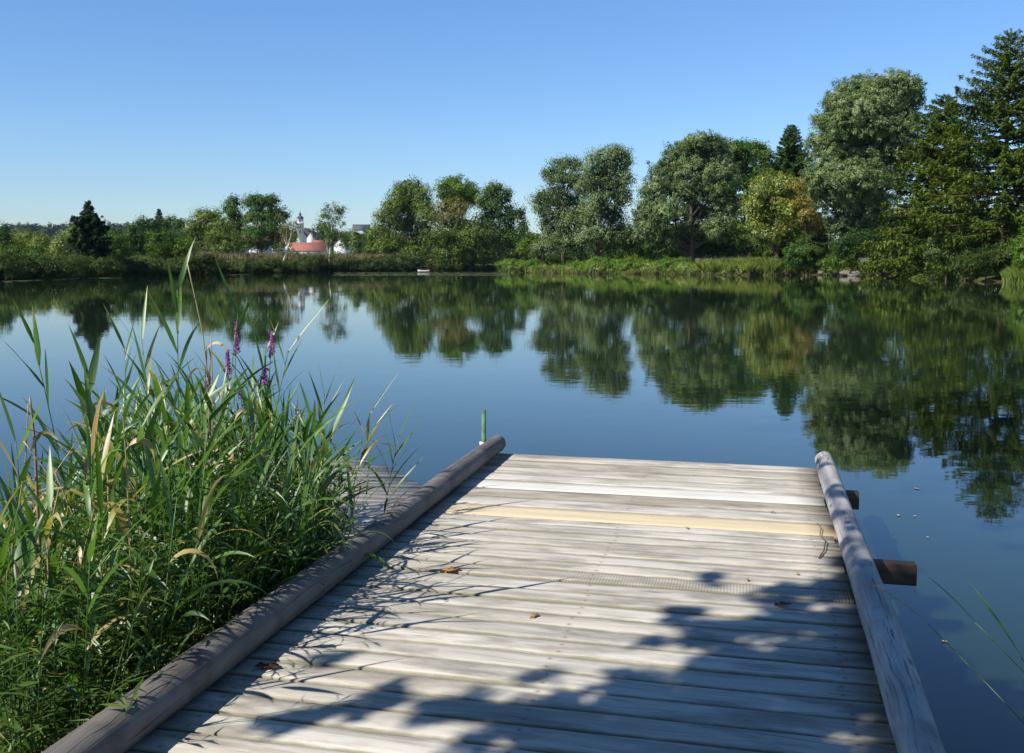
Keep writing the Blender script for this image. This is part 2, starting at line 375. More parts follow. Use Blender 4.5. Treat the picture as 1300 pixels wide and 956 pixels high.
# ------------------------------------------------------------------ leaves in bulk
def unit(v): return v/(np.linalg.norm(v, axis=-1, keepdims=True)+1e-9)
def leaf_quads(P, Nrm, L, W, rng, hang=0.0, D=None):
    n = len(P)
    if D is None: D = rng.normal(size=(n, 3))
    D = D+np.array([0, 0, -hang])
    D = unit(D-(D*Nrm).sum(1)[:, None]*Nrm); S = np.cross(D, Nrm)
    L = np.broadcast_to(L, n)[:, None]; W = np.broadcast_to(W, n)[:, None]
    V = np.stack([P-D*L/2, P+S*W/2-D*L*.05, P+D*L/2, P-S*W/2-D*L*.05], 1).reshape(-1, 3)
    return V, np.arange(4*n).reshape(n, 4)
def crown(mb, lobes, leaf, rng, dens=1.0, hang=0.3, aspect=.45, clump=2.6, fill=.25, t0=.5, tvar=.18, flat=.8, core=1.0):
    """lobes: (center, radii). leaf: leaf length in metres; clumps of leaves over the outer shell of each lobe"""
    C = np.array([l[0] for l in lobes]); Rr = np.array([l[1] for l in lobes])
    for c, r in zip(C, Rr):
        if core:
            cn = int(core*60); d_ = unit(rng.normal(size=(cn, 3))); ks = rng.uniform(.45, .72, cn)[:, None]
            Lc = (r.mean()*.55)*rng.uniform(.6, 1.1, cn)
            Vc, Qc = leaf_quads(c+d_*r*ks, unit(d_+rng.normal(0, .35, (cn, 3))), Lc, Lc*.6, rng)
            mb.add(Vc, Qc, np.clip(t0-.25+rng.normal(0, .06, cn), 0, 1))  # big inner leaves tinted darker, standing in for shade inside the crown
        area = 4*np.pi*((r[0]*r[1])**1.6/3+(r[0]*r[2])**1.6/3+(r[1]*r[2])**1.6/3)**(1/1.6)
        cr = leaf*clump
        nc = max(6, int(area/(cr*cr)*.75*dens))
        d = unit(rng.normal(size=(nc, 3)))
        k = rng.uniform(.72, 1.08, nc)+np.where(rng.random(nc) < .18, rng.uniform(.05, .30, nc), 0)
        kin = rng.random(nc) < fill; k = np.where(kin, rng.uniform(.2, .75, nc), k)
        d[:, 2] = np.where((d[:, 2] < -.3) & (rng.random(nc) < .5), -d[:, 2]*.6, d[:, 2])
        cc = c+d*r*k[:, None]
        nl = 46
        ct = t0+rng.normal(0, .10)+rng.normal(0, tvar*1.2, nc)
        sz = cr*rng.uniform(.6, 1.35, nc)
        e = rng.normal(size=(nc, nl, 3)); e = e/np.linalg.norm(e, axis=-1, keepdims=True)*rng.uniform(.25, 1, (nc, nl, 1))**.6
        e[..., 2] *= flat
        P = cc[:, None]+e*sz[:, None, None]
        P[..., 2] -= hang*sz[:, None]*np.abs(rng.normal(0, .6, (nc, nl)))
        nr = unit(e*.9+d[:, None]*.7+rng.normal(0, .4, (nc, nl, 3))+np.array([0, 0, .2]))
        T = np.clip(ct[:, None]+rng.normal(0, .1, (nc, nl)), 0, 1)
        P = P.reshape(-1, 3); nr = nr.reshape(-1, 3)
        Ls = leaf*rng.uniform(.7, 1.4, len(P))
        Vv, Qq = leaf_quads(P, nr, Ls, Ls*aspect, rng, hang)
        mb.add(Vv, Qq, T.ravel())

def branchy_trunk(mb, base, lobes, r0, rng, n=8, lean=None):
    """a tapered trunk from the base up into the crown, with a limb to each lobe"""
    base = np.array(base, float)
    C = np.array([l[0] for l in lobes]); R_ = np.array([l[1] for l in lobes])
    top = C[np.argmax(C[:, 2])].copy()
    ctr = C.mean(0)
    s = np.linspace(0, 1, 9)
    hz = top[2]-base[2]
    pts = np.stack([base[0]+(ctr[0]-base[0])*s**1.4*.8+(top[0]-ctr[0])*s**3*.6, base[1]+(ctr[1]-base[1])*s*.7, base[2]-.2+hz*s], 1)
    pts[1:, :2] += rng.normal(0, hz*.008, (8, 2))
    rds = r0*(1-s)**.8+r0*.08; rds[0] *= 1.35
    add_tube(mb, pts, rds, n=n)
    for c, r in zip(C, R_):
        k = np.clip((c[2]-base[2])/hz*.62-.05, .12, .8)
        a = np.array([np.interp(k, s, pts[:, q]) for q in range(3)])
        ra = float(np.interp(k, s, rds))*.55
        mid = a*.5+c*.5+np.array([0, 0, -.06*np.linalg.norm(c-a)])
        u = np.linspace(0, 1, 6)[:, None]
        P = (1-u)**2*a+2*u*(1-u)*mid+u**2*(c+rng.normal(0, .15, 3)*r)
        add_tube(mb, P, np.linspace(ra, ra*.2, 6), n=6)
        for _ in range(3):
            q = P[rng.integers(2, 5)]; e = c+rng.uniform(-.6, .6, 3)*r
            u2 = np.linspace(0, 1, 4)[:, None]
            add_tube(mb, q+(e-q)*u2+np.array([0, 0, .05])*np.sin(u2*3.1), np.linspace(ra*.35, ra*.06, 4), n=4)

def tree(name, label, cat, d, base_px, lob, mat, seed, leaf=None, group=None, r0=None, dens=1.0, hang=.3, aspect=.45, clump=3.1, fill=.2, t0=.5, tvar=.18, depth=.85, bark='bark', extra=None, flat=.8, core=1.0):
    """lob: (px, py, rx, ry[, depth shift in m]) read off the photograph, at distance d"""
    rng = np.random.default_rng(seed)
    bx = (base_px-650)/F*d; bz = gz(bx, d)
    root = empty(name, (bx, d, bz), label, cat, group)
    k = d/F; L3 = []
    for l in lob:
        dy = l[4] if len(l) > 4 else rng.normal(0, .6)*l[2]*k
        c = at(l[0], l[1], d+dy); rx, rz = l[2]*k*1.13, l[3]*k*1.06
        L3.append((c, np.array([rx, (rx+rz)/2*depth, rz])))
    if leaf is None: leaf = max(.16, d*.00185)
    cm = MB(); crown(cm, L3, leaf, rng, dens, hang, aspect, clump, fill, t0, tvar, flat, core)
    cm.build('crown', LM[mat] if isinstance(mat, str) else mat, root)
    tops = max(c[2]+r[2] for c, r in L3)
    tm = MB(); branchy_trunk(tm, (bx, d, bz), L3, r0 or max(.06, (tops-bz)*.018), rng)
    tm.build('trunk', M[bark], root, smooth=True)
    return root

def spruce(name, label, d, base_px, top_py, rad_px, mat, seed, group=None, low=.06, pw=.85, droop=.35, step=.5, dens=1.0, prof=None, upturn=.5, asym=None):
    rng = np.random.default_rng(seed)
    bx = (base_px-650)/F*d; bz = gz(bx, d); base = np.array([bx, d, bz])
    top = at(base_px, top_py, d); Ht = top[2]-bz; Rm = rad_px/F*d
    root = empty(name, tuple(base), label, 'tree', group)
    tm = MB(); s = np.linspace(0, 1, 12)
    add_tube(tm, np.stack([bx+rng.normal(0, .03, 12), d+rng.normal(0, .03, 12), bz-.2+Ht*s], 1), Ht*.016*(1-s)+.02, n=8)
    P, D, Nn, Tt = [], [], [], []
    z = Ht*low
    while z < Ht*.985:
        q = 1-z/Ht
        rp = (prof(q) if prof else q**pw)*Rm
        nb = rng.integers(5, 9)
        a0 = rng.uniform(0, 6.28)
        for b in range(nb):
            a = a0+b*6.283/nb+rng.normal(0, .25)
            L = rp*rng.uniform(.72, 1.22)+.25
            if asym: L *= asym(a, q)
            dirh = np.array([math.cos(a), math.sin(a), 0])
            u = np.linspace(0, 1, 9)
            up0 = .5*(1-q)-.15*q
            zz = L*(up0*u-droop*q*u**1.3*1.0+upturn*droop*q*u**4)
            bp = base+np.array([0, 0, z+rng.normal(0, .1)])+dirh*(L*u)[:, None]+np.stack([0*u, 0*u, zz], 1)
            add_tube(tm, bp, np.linspace(.012*L+.012, .006, 9), n=4, cap=False)
            side = np.array([-dirh[1], dirh[0], 0])
            # branchlets off both sides, hanging
            nt_ = max(6, int(L*15*dens))
            uu = rng.uniform(.08, 1, nt_)**.8
            o = np.stack([np.interp(uu, u, bp[:, k_]) for k_ in range(3)], 1)
            sl = rng.choice([-1, 1], nt_)*rng.uniform(.1, 1, nt_)*.32*L*(1.12-uu)
            hl = (.15+.55*q*rng.random(nt_))*min(1.6, .3+L*.3)
            t_ = np.clip(.45+rng.normal(0, .2)+.25*uu-.1, 0, 1)
            for w in np.linspace(.12, 1, 6):
                pp = o+side*(sl*w)[:, None]+dirh*(np.abs(sl)*w*.5)[:, None]+np.array([0, 0, -1])*(hl*w**1.5)[:, None]+rng.normal(0, .05, (nt_, 3))
                dd = side*np.sign(sl)[:, None]+dirh*.5+np.array([0, 0, -1])*(.3+2.0*q*w)
                P.append(pp); D.append(dd+rng.normal(0, .25, (nt_, 3)))
                Nn.append(unit(np.array([0, 0, 1.0])+rng.normal(0, .45, (nt_, 3))+dirh*.4)); Tt.append(np.clip(t_+rng.normal(0, .1, nt_), 0, 1))
        z += step*(.45+.55*q)*rng.uniform(.8, 1.2)
    P = np.concatenate(P); D = np.concatenate(D); Nn = np.concatenate(Nn); Tt = np.concatenate(Tt)
    ls = min(.5, max(.2, d*.0040))*rng.uniform(.7, 1.3, len(P))*(.45+.55*np.clip((top[2]-P[:, 2])/(Ht*.3), 0, 1))
    v, qd = leaf_quads(P, Nn, ls, ls*.34, rng, 0, D)
    MB().add(v, qd, Tt).build('crown', LM[mat], root)
    tm.build('trunk', M['bark'], root, smooth=True)
    return root

# ------------------------------------------------------------------ far bank trees, left to right
FAR = 'trees round the far bank'
def T(*a, **k): k.setdefault('group', FAR); return tree(*a, **k)
T('round_tree', 'dark tree at the left edge of the far bank', 'tree', 112, -12, [(-15,315,26,28),(2,308,12,20),(-5,338,24,14)], 'dark', 1)
T('round_tree', 'low dark green tree just right of the frame edge on far bank', 'tree', 108, 22, [(18,325,20,16),(30,335,20,14),(8,338,16,12),(45,333,14,14)], 'dark', 2)
T('willow_tree', 'pale green rounded willow rising behind the low dark trees at far left', 'tree', 150, 40, [(35,306,22,13),(52,312,14,14),(22,314,14,12),(40,320,24,12)], 'olive', 3, t0=.65)
T('shrub', 'dark glossy bush overhanging the water beneath the pale willow', 'shrub', 104, 68, [(55,336,14,12),(72,340,16,9),(88,343,12,6),(40,342,14,8)], 'scrub', 4, hang=.5)
T('young_tree', 'yellowish young tree left of the dark spiky conifer', 'tree', 140, 80, [(80,311,12,14),(72,320,9,9),(90,322,10,9)], 'yellow', 5, t0=.25, tvar=.12)
T('poplar_tree', 'blue-green slender poplar close behind the dark spiky conifer', 'tree', 185, 92, [(92,298,9,14),(84,305,7,10),(98,306,8,12)], 'silver', 6, t0=.55)
spruce('spruce_tree', 'small dark conifer with a spiky top standing on the left far bank', 122, 116, 256, 23, 'bluespruce', 7, group=FAR, low=.05, pw=.6, droop=.1, step=.40, prof=lambda q: q*1.3 if q < .25 else min(1, .5+q*.75))
T('shrub', 'grey-green bush at the waterline below the spiky conifer', 'shrub', 116, 130, [(125,337,12,9),(138,336,12,9),(148,342,10,6)], 'scrub', 8, t0=.6)
T('round_tree', 'mid green tree just right of the spiky conifer', 'tree', 140, 150, [(146,305,14,14),(150,320,14,12),(138,322,10,12)], 'green', 9)
T('round_tree', 'dark low tree behind the tallest reed tips', 'tree', 150, 178, [(172,300,14,14),(182,312,16,14),(168,322,14,12)], 'dark', 10, t0=.6)
T('round_tree', 'green bushy tree between the tallest reed and the pale willow', 'tree', 145, 215, [(205,305,16,14),(220,312,16,14),(210,326,18,12),(235,318,12,14)], 'green', 11)
T('shrub', 'broad dark bush shading the water left of the meadow', 'shrub', 136, 240, [(180,337,20,9),(210,338,20,9),(240,336,20,10),(262,334,14,12)], 'scrub', 12, t0=.35)
T('shrub', 'low dark bush hanging over the far water beside the broad bush', 'shrub', 128, 160, [(150,340,14,8),(168,341,14,7)], 'scrub', 13, t0=.4)
spruce('spruce_tree', 'distant slim spruce poking above the hedge by the tall reed', 250, 205, 265, 15, 'bluespruce', 14, group=FAR)
T('round_tree', 'distant dark tree crowning the hedge beside the slim spruce', 'tree', 240, 190, [(180,285,10,9),(192,284,10,9),(215,284,12,9),(228,285,9,8)], 'dark', 15)
T('willow_tree', 'pale yellow-green willow on the left of the meadow', 'tree', 185, 262, [(262,276,18,12),(250,288,15,14),(275,290,14,16),(258,305,20,14)], 'olive', 16, t0=.72, hang=.6)
T('willow_tree', 'grey-green drooping willow standing before the meadow edge', 'tree', 172, 287, [(282,290,13,13),(274,302,14,12),(290,308,13,14),(280,318,15,9)], 'olive', 17, t0=.45, hang=.7)
T('ash_tree', 'slender dark tree directly right of the drooping willow', 'tree', 215, 302, [(297,257,10,9),(292,268,10,10),(302,280,11,13),(296,296,13,14),(304,310,12,9)], 'dark', 18, t0=.65)
T('oak_tree', 'big leafy dark green tree with houses showing beneath', 'tree', 212, 333, [(330,255,14,10),(345,259,13,11),(318,258,8,9),(322,275,14,13),(342,278,18,14),(330,293,18,12),(350,297,14,13),(320,300,10,8),(358,275,8,12),(318,310,13,7),(350,311,12,7),(334,312,10,5)], 'dark', 19, t0=.75)
for (px, tp, lean, lb, lab, sd, lob, mat, t0) in [
    (356, 275, 16, 0, 'leaning white-stemmed birch with orange tinged leaves', 20, [(364,284,7,12),(359,298,9,11),(371,303,7,10),(360,316,11,10),(370,322,9,8),(374,290,5,11)], 'autumn', .35),
    (418, 255, 6, 0, 'white-stemmed birch with thin grey-green crown near the village', 21, [(420,264,9,9),(428,270,9,9),(414,276,10,10),(425,283,12,10),(417,294,13,9),(429,297,10,10),(422,309,10,8),(420,323,12,7),(411,270,6,7),(434,266,6,7)], 'olive', .45)]:
    rng = np.random.default_rng(sd); d = 168 if sd == 20 else 172
    bx = (px-650)/F*d; bz = gz(bx, d)
    root = empty('birch_tree', (bx, d, bz), lab, 'tree', FAR)
    L3 = [(at(l[0], l[1], d+rng.normal(0, .8)), np.array([l[2]*d/F, l[2]*d/F*.9, l[3]*d/F])) for l in lob]
    cm = MB(); crown(cm, L3, .26, rng, .30, .7, .4, 2.4, .35, t0, .25, core=0); cm.build('crown', LM[mat], root)
    tm = MB(); s = np.linspace(0, 1, 8)[:, None]
    tp3 = at(px+lean, tp+6, d); b3 = np.array([bx, d, bz-.2])
    add_tube(tm, b3+(tp3-b3)*s+np.array([1, 0, 0])*np.sin(s*3.14)*.35*(1 if sd == 20 else -.3), np.linspace(.17, .03, 8), n=7)
    tp4 = at(px+lean*.3, tp+40, d); m3 = b3+(tp3-b3)*.35
    add_tube(tm, m3+(tp4-m3)*s, np.linspace(.09, .02, 8), n=6)
    for l in L3: add_tube(tm, (b3+(tp3-b3)*.5)*(1-s[::2])+l[0]*s[::2], np.linspace(.05, .01, 4), n=4)
    tm.build('trunk', M['birchbark'], root, smooth=True)
T('shrub', 'small bright green bush at the foot of the olive willow', 'shrub', 205, 452, [(451,300,5,9),(453,310,7,9),(450,320,7,8)], 'yellow', 22, t0=.12, tvar=.1)
T('willow_tree', 'large olive-green willow right of the village', 'tree', 212, 520, [(520,238,18,14),(508,247,14,12),(534,250,13,15),(497,260,13,12),(520,264,20,16),(543,275,11,22),(493,277,17,14),(515,288,24,16),(485,297,16,16),(535,300,18,18),(500,312,26,14),(478,315,14,12),(530,322,22,10)], 'olive', 23, hang=.7, t0=.42)
T('shrub', 'dark bush at the water beneath the large olive willow', 'shrub', 196, 480, [(465,333,14,7),(485,333,16,7),(505,332,18,8),(528,332,16,8)], 'scrub', 24, t0=.25)
T('shrub', 'small reddish bush by the white boat', 'shrub', 196, 545, [(545,334,5,6),(542,338,4,4)], 'autumn', 25, t0=.3)
T('lime_tree', 'tall green tree rising behind the yellowing tree', 'tree', 226, 578, [(575,233,14,11),(588,240,14,12),(565,243,12,12),(580,252,20,12),(598,250,9,14)], 'green', 26, t0=.7)
T('maple_tree', 'rounded tree with yellow tinged leaves at the water edge', 'tree', 204, 575, [(566,262,14,10),(582,266,14,12),(556,276,11,12),(573,280,18,14),(590,285,12,12)], 'autumn', 27, t0=.12, tvar=.14)
T('willow_tree', 'low drooping willow below the yellow tinged tree', 'tree', 200, 598, [(560,300,16,14),(582,302,18,16),(604,300,18,18),(575,318,24,14),(612,316,16,14),(595,326,26,9)], 'olive', 28, hang=.8, t0=.3)
T('alder_tree', 'dark alder with a bare pale stem at the middle of the far bank', 'tree', 210, 634, [(626,243,14,12),(638,250,12,14),(615,256,12,12),(630,268,20,15),(646,280,12,16),(616,285,16,14),(635,297,20,14),(650,305,9,14),(660,272,6,10),(663,290,6,14)], 'dark', 29, t0=.72)
T('willow_tree', 'tall grey-green willow leaning left of its paired neighbour', 'tree', 172, 716, [(714,208,14,10),(728,210,13,11),(703,222,13,13),(718,228,18,16),(690,252,14,14),(707,250,18,16),(684,264,9,8),(722,258,18,18),(705,276,20,16),(695,290,12,12),(725,285,18,20),(715,300,20,14),(700,310,22,12),(730,308,18,14),(742,272,12,22),(741,234,12,20)], 'silver', 30, hang=.6, t0=.38, depth=.7)
T('willow_tree', 'tall bushy willow with a pale stem showing at its foot', 'tree', 166, 757, [(768,197,17,13),(784,197,15,13),(796,205,8,12),(757,212,16,16),(776,216,20,18),(792,226,12,16),(752,234,18,18),(774,240,20,20),(788,250,11,20),(760,262,18,20),(778,275,16,18),(750,281,12,12),(765,295,18,12),(788,290,8,12),(778,308,16,14),(742,302,12,12)], 'silver', 31, hang=.7, t0=.45, depth=.75)
T('round_tree', 'small bright green tree filling the gap between the two willow groups', 'tree', 174, 800, [(795,295,12,10),(802,305,10,12),(790,310,14,10)], 'green', 32, t0=.5)
T('shrub', 'rounded grey-green bush left of the pair of tall willows', 'shrub', 160, 690, [(688,308,10,8),(694,314,13,10),(682,317,9,9)], 'silver', 33, hang=.2, t0=.35)
T('shrub', 'green bush at the left end of the reedy bank', 'shrub', 164, 668, [(668,308,8,10),(665,320,9,9),(676,300,6,8)], 'green', 34, t0=.7)
T('willow_tree', 'broad silver-green willow with dark hollow beneath', 'tree', 152, 878, [(892,180,24,11),(878,188,24,16),(862,202,20,18),(905,195,20,20),(846,222,20,20),(884,215,28,22),(916,220,18,22),(832,246,18,20),(868,244,28,22),(906,245,24,22),(820,268,14,16),(848,272,22,20),(884,270,22,16),(920,262,14,20),(810,282,9,10),(830,290,18,14),(812,300,9,8),(862,295,16,12),(880,296,30,14),(912,288,18,16),(845,304,16,12)], 'silver', 35, t0=.35, hang=.4, clump=2.4)
T('maple_tree', 'dark olive tree behind the broad silver willow', 'tree', 166, 950, [(928,192,16,14),(942,188,16,12),(958,192,14,14),(972,200,11,16),(938,212,18,22),(962,222,16,24),(980,222,8,18),(930,240,18,24),(950,265,20,28),(925,290,20,22)], 'green', 36, t0=.35, tvar=.25)
spruce('spruce_tree', 'small dark spruce between the yellow tree and the large silver willow', 150, 1000, 157, 58, 'dark', 37, group=FAR, pw=.8, droop=.1)
T('maple_tree', 'bright yellow-green maple turning orange on one side', 'tree', 136, 985, [(980,232,18,12),(996,236,14,12),(966,244,16,13),(985,252,22,16),(960,264,14,14),(975,276,22,16),(1000,268,16,16),(955,290,12,14),(975,300,20,14),(998,294,12,14),(1018,240,9,8)], 'yellow', 38, t0=.35, tvar=.18, hang=.35, aspect=.6)
T('maple_tree', 'orange-yellow young maple touching the large silver willow', 'tree', 134, 1024, [(1016,232,11,10),(1026,246,12,10),(1018,258,12,12),(1034,256,10,11),(1022,276,12,14),(1035,285,9,12)], 'autumn', 39, t0=.55, tvar=.2)
T('willow_tree', 'huge feathery silver willow, tallest of the broadleaf trees', 'tree', 126, 1110, [(1138,110,26,20),(1122,125,24,22),(1152,130,18,26),(1092,116,28,20),(1064,132,18,18),(1098,142,34,24),(1146,158,24,28),(1050,155,18,18),(1072,162,28,24),(1118,165,36,26),(1044,182,16,16),(1064,194,28,24),(1102,198,36,26),(1142,195,24,26),(1050,222,24,22),(1088,228,34,24),(1122,232,26,24),(1040,240,14,14),(1066,254,28,22),(1100,262,30,22),(1075,284,26,18),(1115,285,18,18)], 'silver', 40, t0=.5, tvar=.2, hang=.45, clump=2.2, fill=.15, dens=.95, r0=.5)
for q_, (bx_, by_, rx_, d_) in enumerate([(650, 318, 26, 232), (690, 318, 24, 200), (725, 312, 24, 195), (770, 312, 26, 190), (808, 314, 22, 190), (845, 308, 28, 182), (890, 300, 30, 180), (935, 300, 30, 180), (985, 300, 30, 175), (1035, 296, 30, 168), (1085, 300, 34, 160), (1135, 290, 34, 150), (1180, 285, 36, 140), (1235, 290, 40, 128), (1290, 285, 40, 122), (560, 322, 26, 236), (610, 320, 26, 240), (515, 322, 24, 238)]):
    T('round_tree', 'dark tree in the shaded wood behind the front row of trees', 'tree', d_, bx_, [(bx_-8, by_-6, rx_*.6, 14), (bx_+9, by_-3, rx_*.6, 15), (bx_-4, by_+12, rx_*.8, 13), (bx_+12, by_+16, rx_*.7, 12)], 'dark', 400+q_, t0=.35, group='dark wood behind the far bank', dens=.8)
T('shrub', 'round dark blue-green bush at the water below the orange maple', 'shrub', 130, 1021, [(1020,322,19,16),(1012,332,13,13),(1032,332,13,13)], 'dark', 41, t0=.75, hang=.1, clump=2.0)
T('round_tree', 'dark understorey tree behind the reeds left of the yellow maple', 'tree', 158, 890, [(880,312,16,14),(905,310,18,16),(855,316,16,12),(835,315,16,12),(925,318,14,12)], 'dark', 42, t0=.3)
T('round_tree', 'shaded understorey tree below the two spruces', 'tree', 124, 1130, [(1120,305,20,20),(1095,305,18,18),(1145,300,16,22),(1155,320,16,14),(1072,312,14,12)], 'dark', 43, t0=.35)
def wide(q): return min(1.0, q**.62*1.02)
spruce('spruce_tree', 'dark spruce with long sweeping branches beside the large silver willow', 110, 1192, 118, 104, 'spruce', 44, group=FAR, droop=.30, prof=lambda q: .12+q**1.15 if q > .1 else q*2, step=.62, dens=.9, asym=lambda a, q: (.75 if math.cos(a) > .3 else 1.0))
spruce('spruce_tree', 'tallest spruce with ragged drooping boughs at the right end', 97, 1270, 38, 132, 'spruce', 45, group=FAR, droop=.26, prof=lambda q: q**.72 if q < .62 else .72, step=.72, dens=.75, upturn=.9)
T('shrub', 'olive-green bush at the foot of the tallest spruce', 'shrub', 99, 1200, [(1196,316,16,14),(1186,326,12,12),(1210,330,18,12),(1225,320,16,14)], 'yellow', 46, t0=.08, tvar=.12)
T('shrub', 'dark leafy bush under the tallest spruce trunk', 'shrub', 92, 1250, [(1240,330,20,14),(1262,328,20,16),(1284,322,18,16),(1225,338,16,10)], 'scrub', 47, t0=.45)
T('shrub', 'green bush with arching stems at the right edge of far bank', 'shrub', 84, 1300, [(1300,318,18,18),(1312,335,20,14),(1320,300,18,20)], 'green', 48, t0=.6)
T('beech_tree', 'tall leafy tree past the right end of the far bank', 'tree', 90, 1385, [(1400,150,50,50),(1370,210,50,50),(1430,220,60,60),(1390,280,60,50),(1440,300,60,40)], 'green', 49, dens=.6)
T('shrub', 'grassy green bush beside the stones left of the dark spruce', 'shrub', 124, 1062, [(1052,333,10,8),(1068,332,13,10),(1082,335,10,8)], 'green', 50, t0=.8)

T('round_tree', 'bluish green tree crowding the village right of the birch', 'tree', 400, 462, [(438,304,9,8),(450,300,10,9),(462,303,10,9),(472,300,9,10)], 'dark', 60, t0=.8)
T('round_tree', 'clump-like round tree between the church and the birch', 'tree', 560, 408, [(408,289,8,8),(415,292,8,8),(410,298,8,6)], 'dark', 61, t0=.9)
T('round_tree', 'dark tree left of the church tower', 'tree', 520, 368, [(366,300,7,9),(372,303,6,7),(364,310,8,6)], 'green', 62, t0=.4)
T('round_tree', 'dark tree right of the bright white gabled house', 'tree', 380, 470, [(462,313,9,8),(474,310,10,10),(484,315,9,8),(456,318,8,6)], 'dark', 63, t0=.6)

# far forest on the rise
rng = np.random.default_rng(77)
ff = MB()
for (x0, x1, y0, y1, n_) in [(-820, -240, 980, 1300, 1000), (-420, 260, 1100, 1450, 520), (-330, -95, 780, 900, 160), (0, 900, 700, 1000, 420)]:
    for _ in range(n_):
        x, y = rng.uniform(x0, x1), rng.uniform(y0, y1); z = gz(x, y)
        h = rng.uniform(14, 22); w = rng.uniform(5, 8); con = rng.random() < .5
        P = rng.normal(size=(60, 3)); P = unit(P)
        if con:
            P[:, 2] = np.abs(P[:, 2]); hh = rng.random(60); P = np.stack([P[:, 0]*(1-hh)*w*.6, P[:, 1]*(1-hh)*w*.6, hh*h], 1)
        else: P = P*np.array([w, w, h*.42])*rng.uniform(.8, 1.1, (60, 1))+np.array([0, 0, h*.5])
        nr = unit(P*np.array([1, 1, .4])+rng.normal(0, 1.0, (60, 3))+np.array([0, 0, 1]))
        v, q = leaf_quads(P+np.array([x, y, z]), nr, rng.uniform(2.6, 5, 60), rng.uniform(2, 3.6, 60), rng)
        ff.add(v, q, np.clip(rng.uniform(.2, .8)+rng.normal(0, .1, 60), 0, 1))
tag(ff.build('far_forest', LM['far']), 'dark wooded hill beyond the left bank and village', 'forest', kind='stuff')

# ------------------------------------------------------------------ bank plants
def blades(mb, P, h, w, rng, lean=.25, t=.5, tv=.15):
    n = len(P); a = rng.uniform(0, 6.283, n)
    s = np.stack([np.cos(a), np.sin(a), 0*a], 1); l = rng.normal(0, lean, (n, 2))
    h = np.broadcast_to(h, n)*rng.uniform(.6, 1.25, n); w = np.broadcast_to(w, n)
    m_ = P+np.stack([l[:, 0]*h*.3, l[:, 1]*h*.3, h*.55], 1); tp = P+np.stack([l[:, 0]*h, l[:, 1]*h, h*(1-.2*np.abs(l[:, 0]))], 1)
    V = np.stack([P-s*w[:, None]*.3, P+s*w[:, None]*.3, m_+s*w[:, None]*.5, tp, m_-s*w[:, None]*.5], 1).reshape(-1, 3)
    mb.add(V, np.arange(5*n).reshape(n, 5), np.clip(t+rng.normal(0, tv, n), 0, 1))
def along(px0, px1, n, o0, o1, rng, clumpy=0):
    """points on the bank between two directions, o metres inland of the waterline"""
    pxs = rng.uniform(px0, px1, n)
    if clumpy:
        cs = rng.uniform(px0, px1, clumpy); pxs = np.where(rng.random(n) < .75, cs[rng.integers(0, clumpy, n)]+rng.normal(0, (px1-px0)*.012, n), pxs)
    o = rng.uniform(o0, o1, n)
    out = []
    dd = np.interp(pxs, [p[0] for p in SH], [F*H/(p[1]-331) for p in SH])
    x = (pxs-650)/F*dd; y = dd
    th = np.arctan2(y-CEN[1], x-CEN[0]); r = shore_r(x, y)+o
    x = CEN[0]+r*np.cos(th); y = CEN[1]+r*np.sin(th)
    return np.stack([x, y, hgt_off(off(x, y), x, y)], 1)
rng = np.random.default_rng(5)
def fringe(name, label, px0, px1, n, o0, o1, h, w, mat, t, tv=.15, clumpy=12, lean=.25, cat='grass'):
    mb = MB(); P = along(px0, px1, n, o0, o1, rng, clumpy)
    hv = h*(.75+.35*(.5+.5*np.sin(P[:, 0]*.8+P[:, 1]*.5))*rng.uniform(.4, 1.3, n))
    blades(mb, P, hv, w, rng, lean, t, tv)
    return tag(mb.build(name, LM[mat]), label, cat, kind='stuff')
fringe('bank_reeds', 'fresh green reeds and grass along the middle of the far bank', 636, 905, 16000, -.5, 5.5, .85, .07, 'bank', .6, .22, clumpy=0, cat='reeds')
fringe('bank_reeds', 'taller grey-green reeds with brown feet before the yellow maple', 885, 985, 13000, -.3, 5.5, 1.7, .09, 'olive', .8, .3, clumpy=0, lean=.35, cat='reeds')
fringe('bank_grass', 'bright grass tufts above the stones under the two spruces', 985, 1215, 9000, .3, 5, 1.1, .10, 'bank', .35)
fringe('bank_grass', 'grass hanging to the water at the right end of the far bank', 1268, 1330, 4500, -.1, 5, 1.2, .08, 'bank', .5)
fringe('bank_grass', 'short dark waterside plants under the trees beyond the boat', 460, 636, 6000, 0, 3, .9, .13, 'scrub', .6)
fringe('bank_scrub', 'low dark scrub along the water before the meadow', 250, 520, 9000, -.2, 3.0, 1.0, .3, 'scrub', .35, lean=.5, clumpy=30, cat='scrub')
fringe('bank_scrub', 'dark rough growth along the left waterline', -60, 260, 9000, -.2, 3.5, .8, .22, 'scrub', .4, lean=.5, clumpy=30, cat='scrub')
fringe('bank_grass', 'sunlit patch of green grass left of the spiky conifer', 88, 118, 3500, 3, 12, .9, .15, 'bank', .4)
mb = MB(); P = along(255, 520, 16000, 14, 40, rng); blades(mb, P, 2.2, .22, rng, .15, .5, .22)
tag(mb.build('dry_grass', LM['pale']), 'band of pale dry tall grass in front of the village', 'grass', kind='stuff')
mb = MB(); P = along(255, 520, 9000, 3, 14, rng); blades(mb, P, .6, .18, rng, .3, .35, .2)
tag(mb.build('meadow_grass', LM['bank']), 'strip of short green meadow grass before the dry grass', 'grass', kind='stuff')

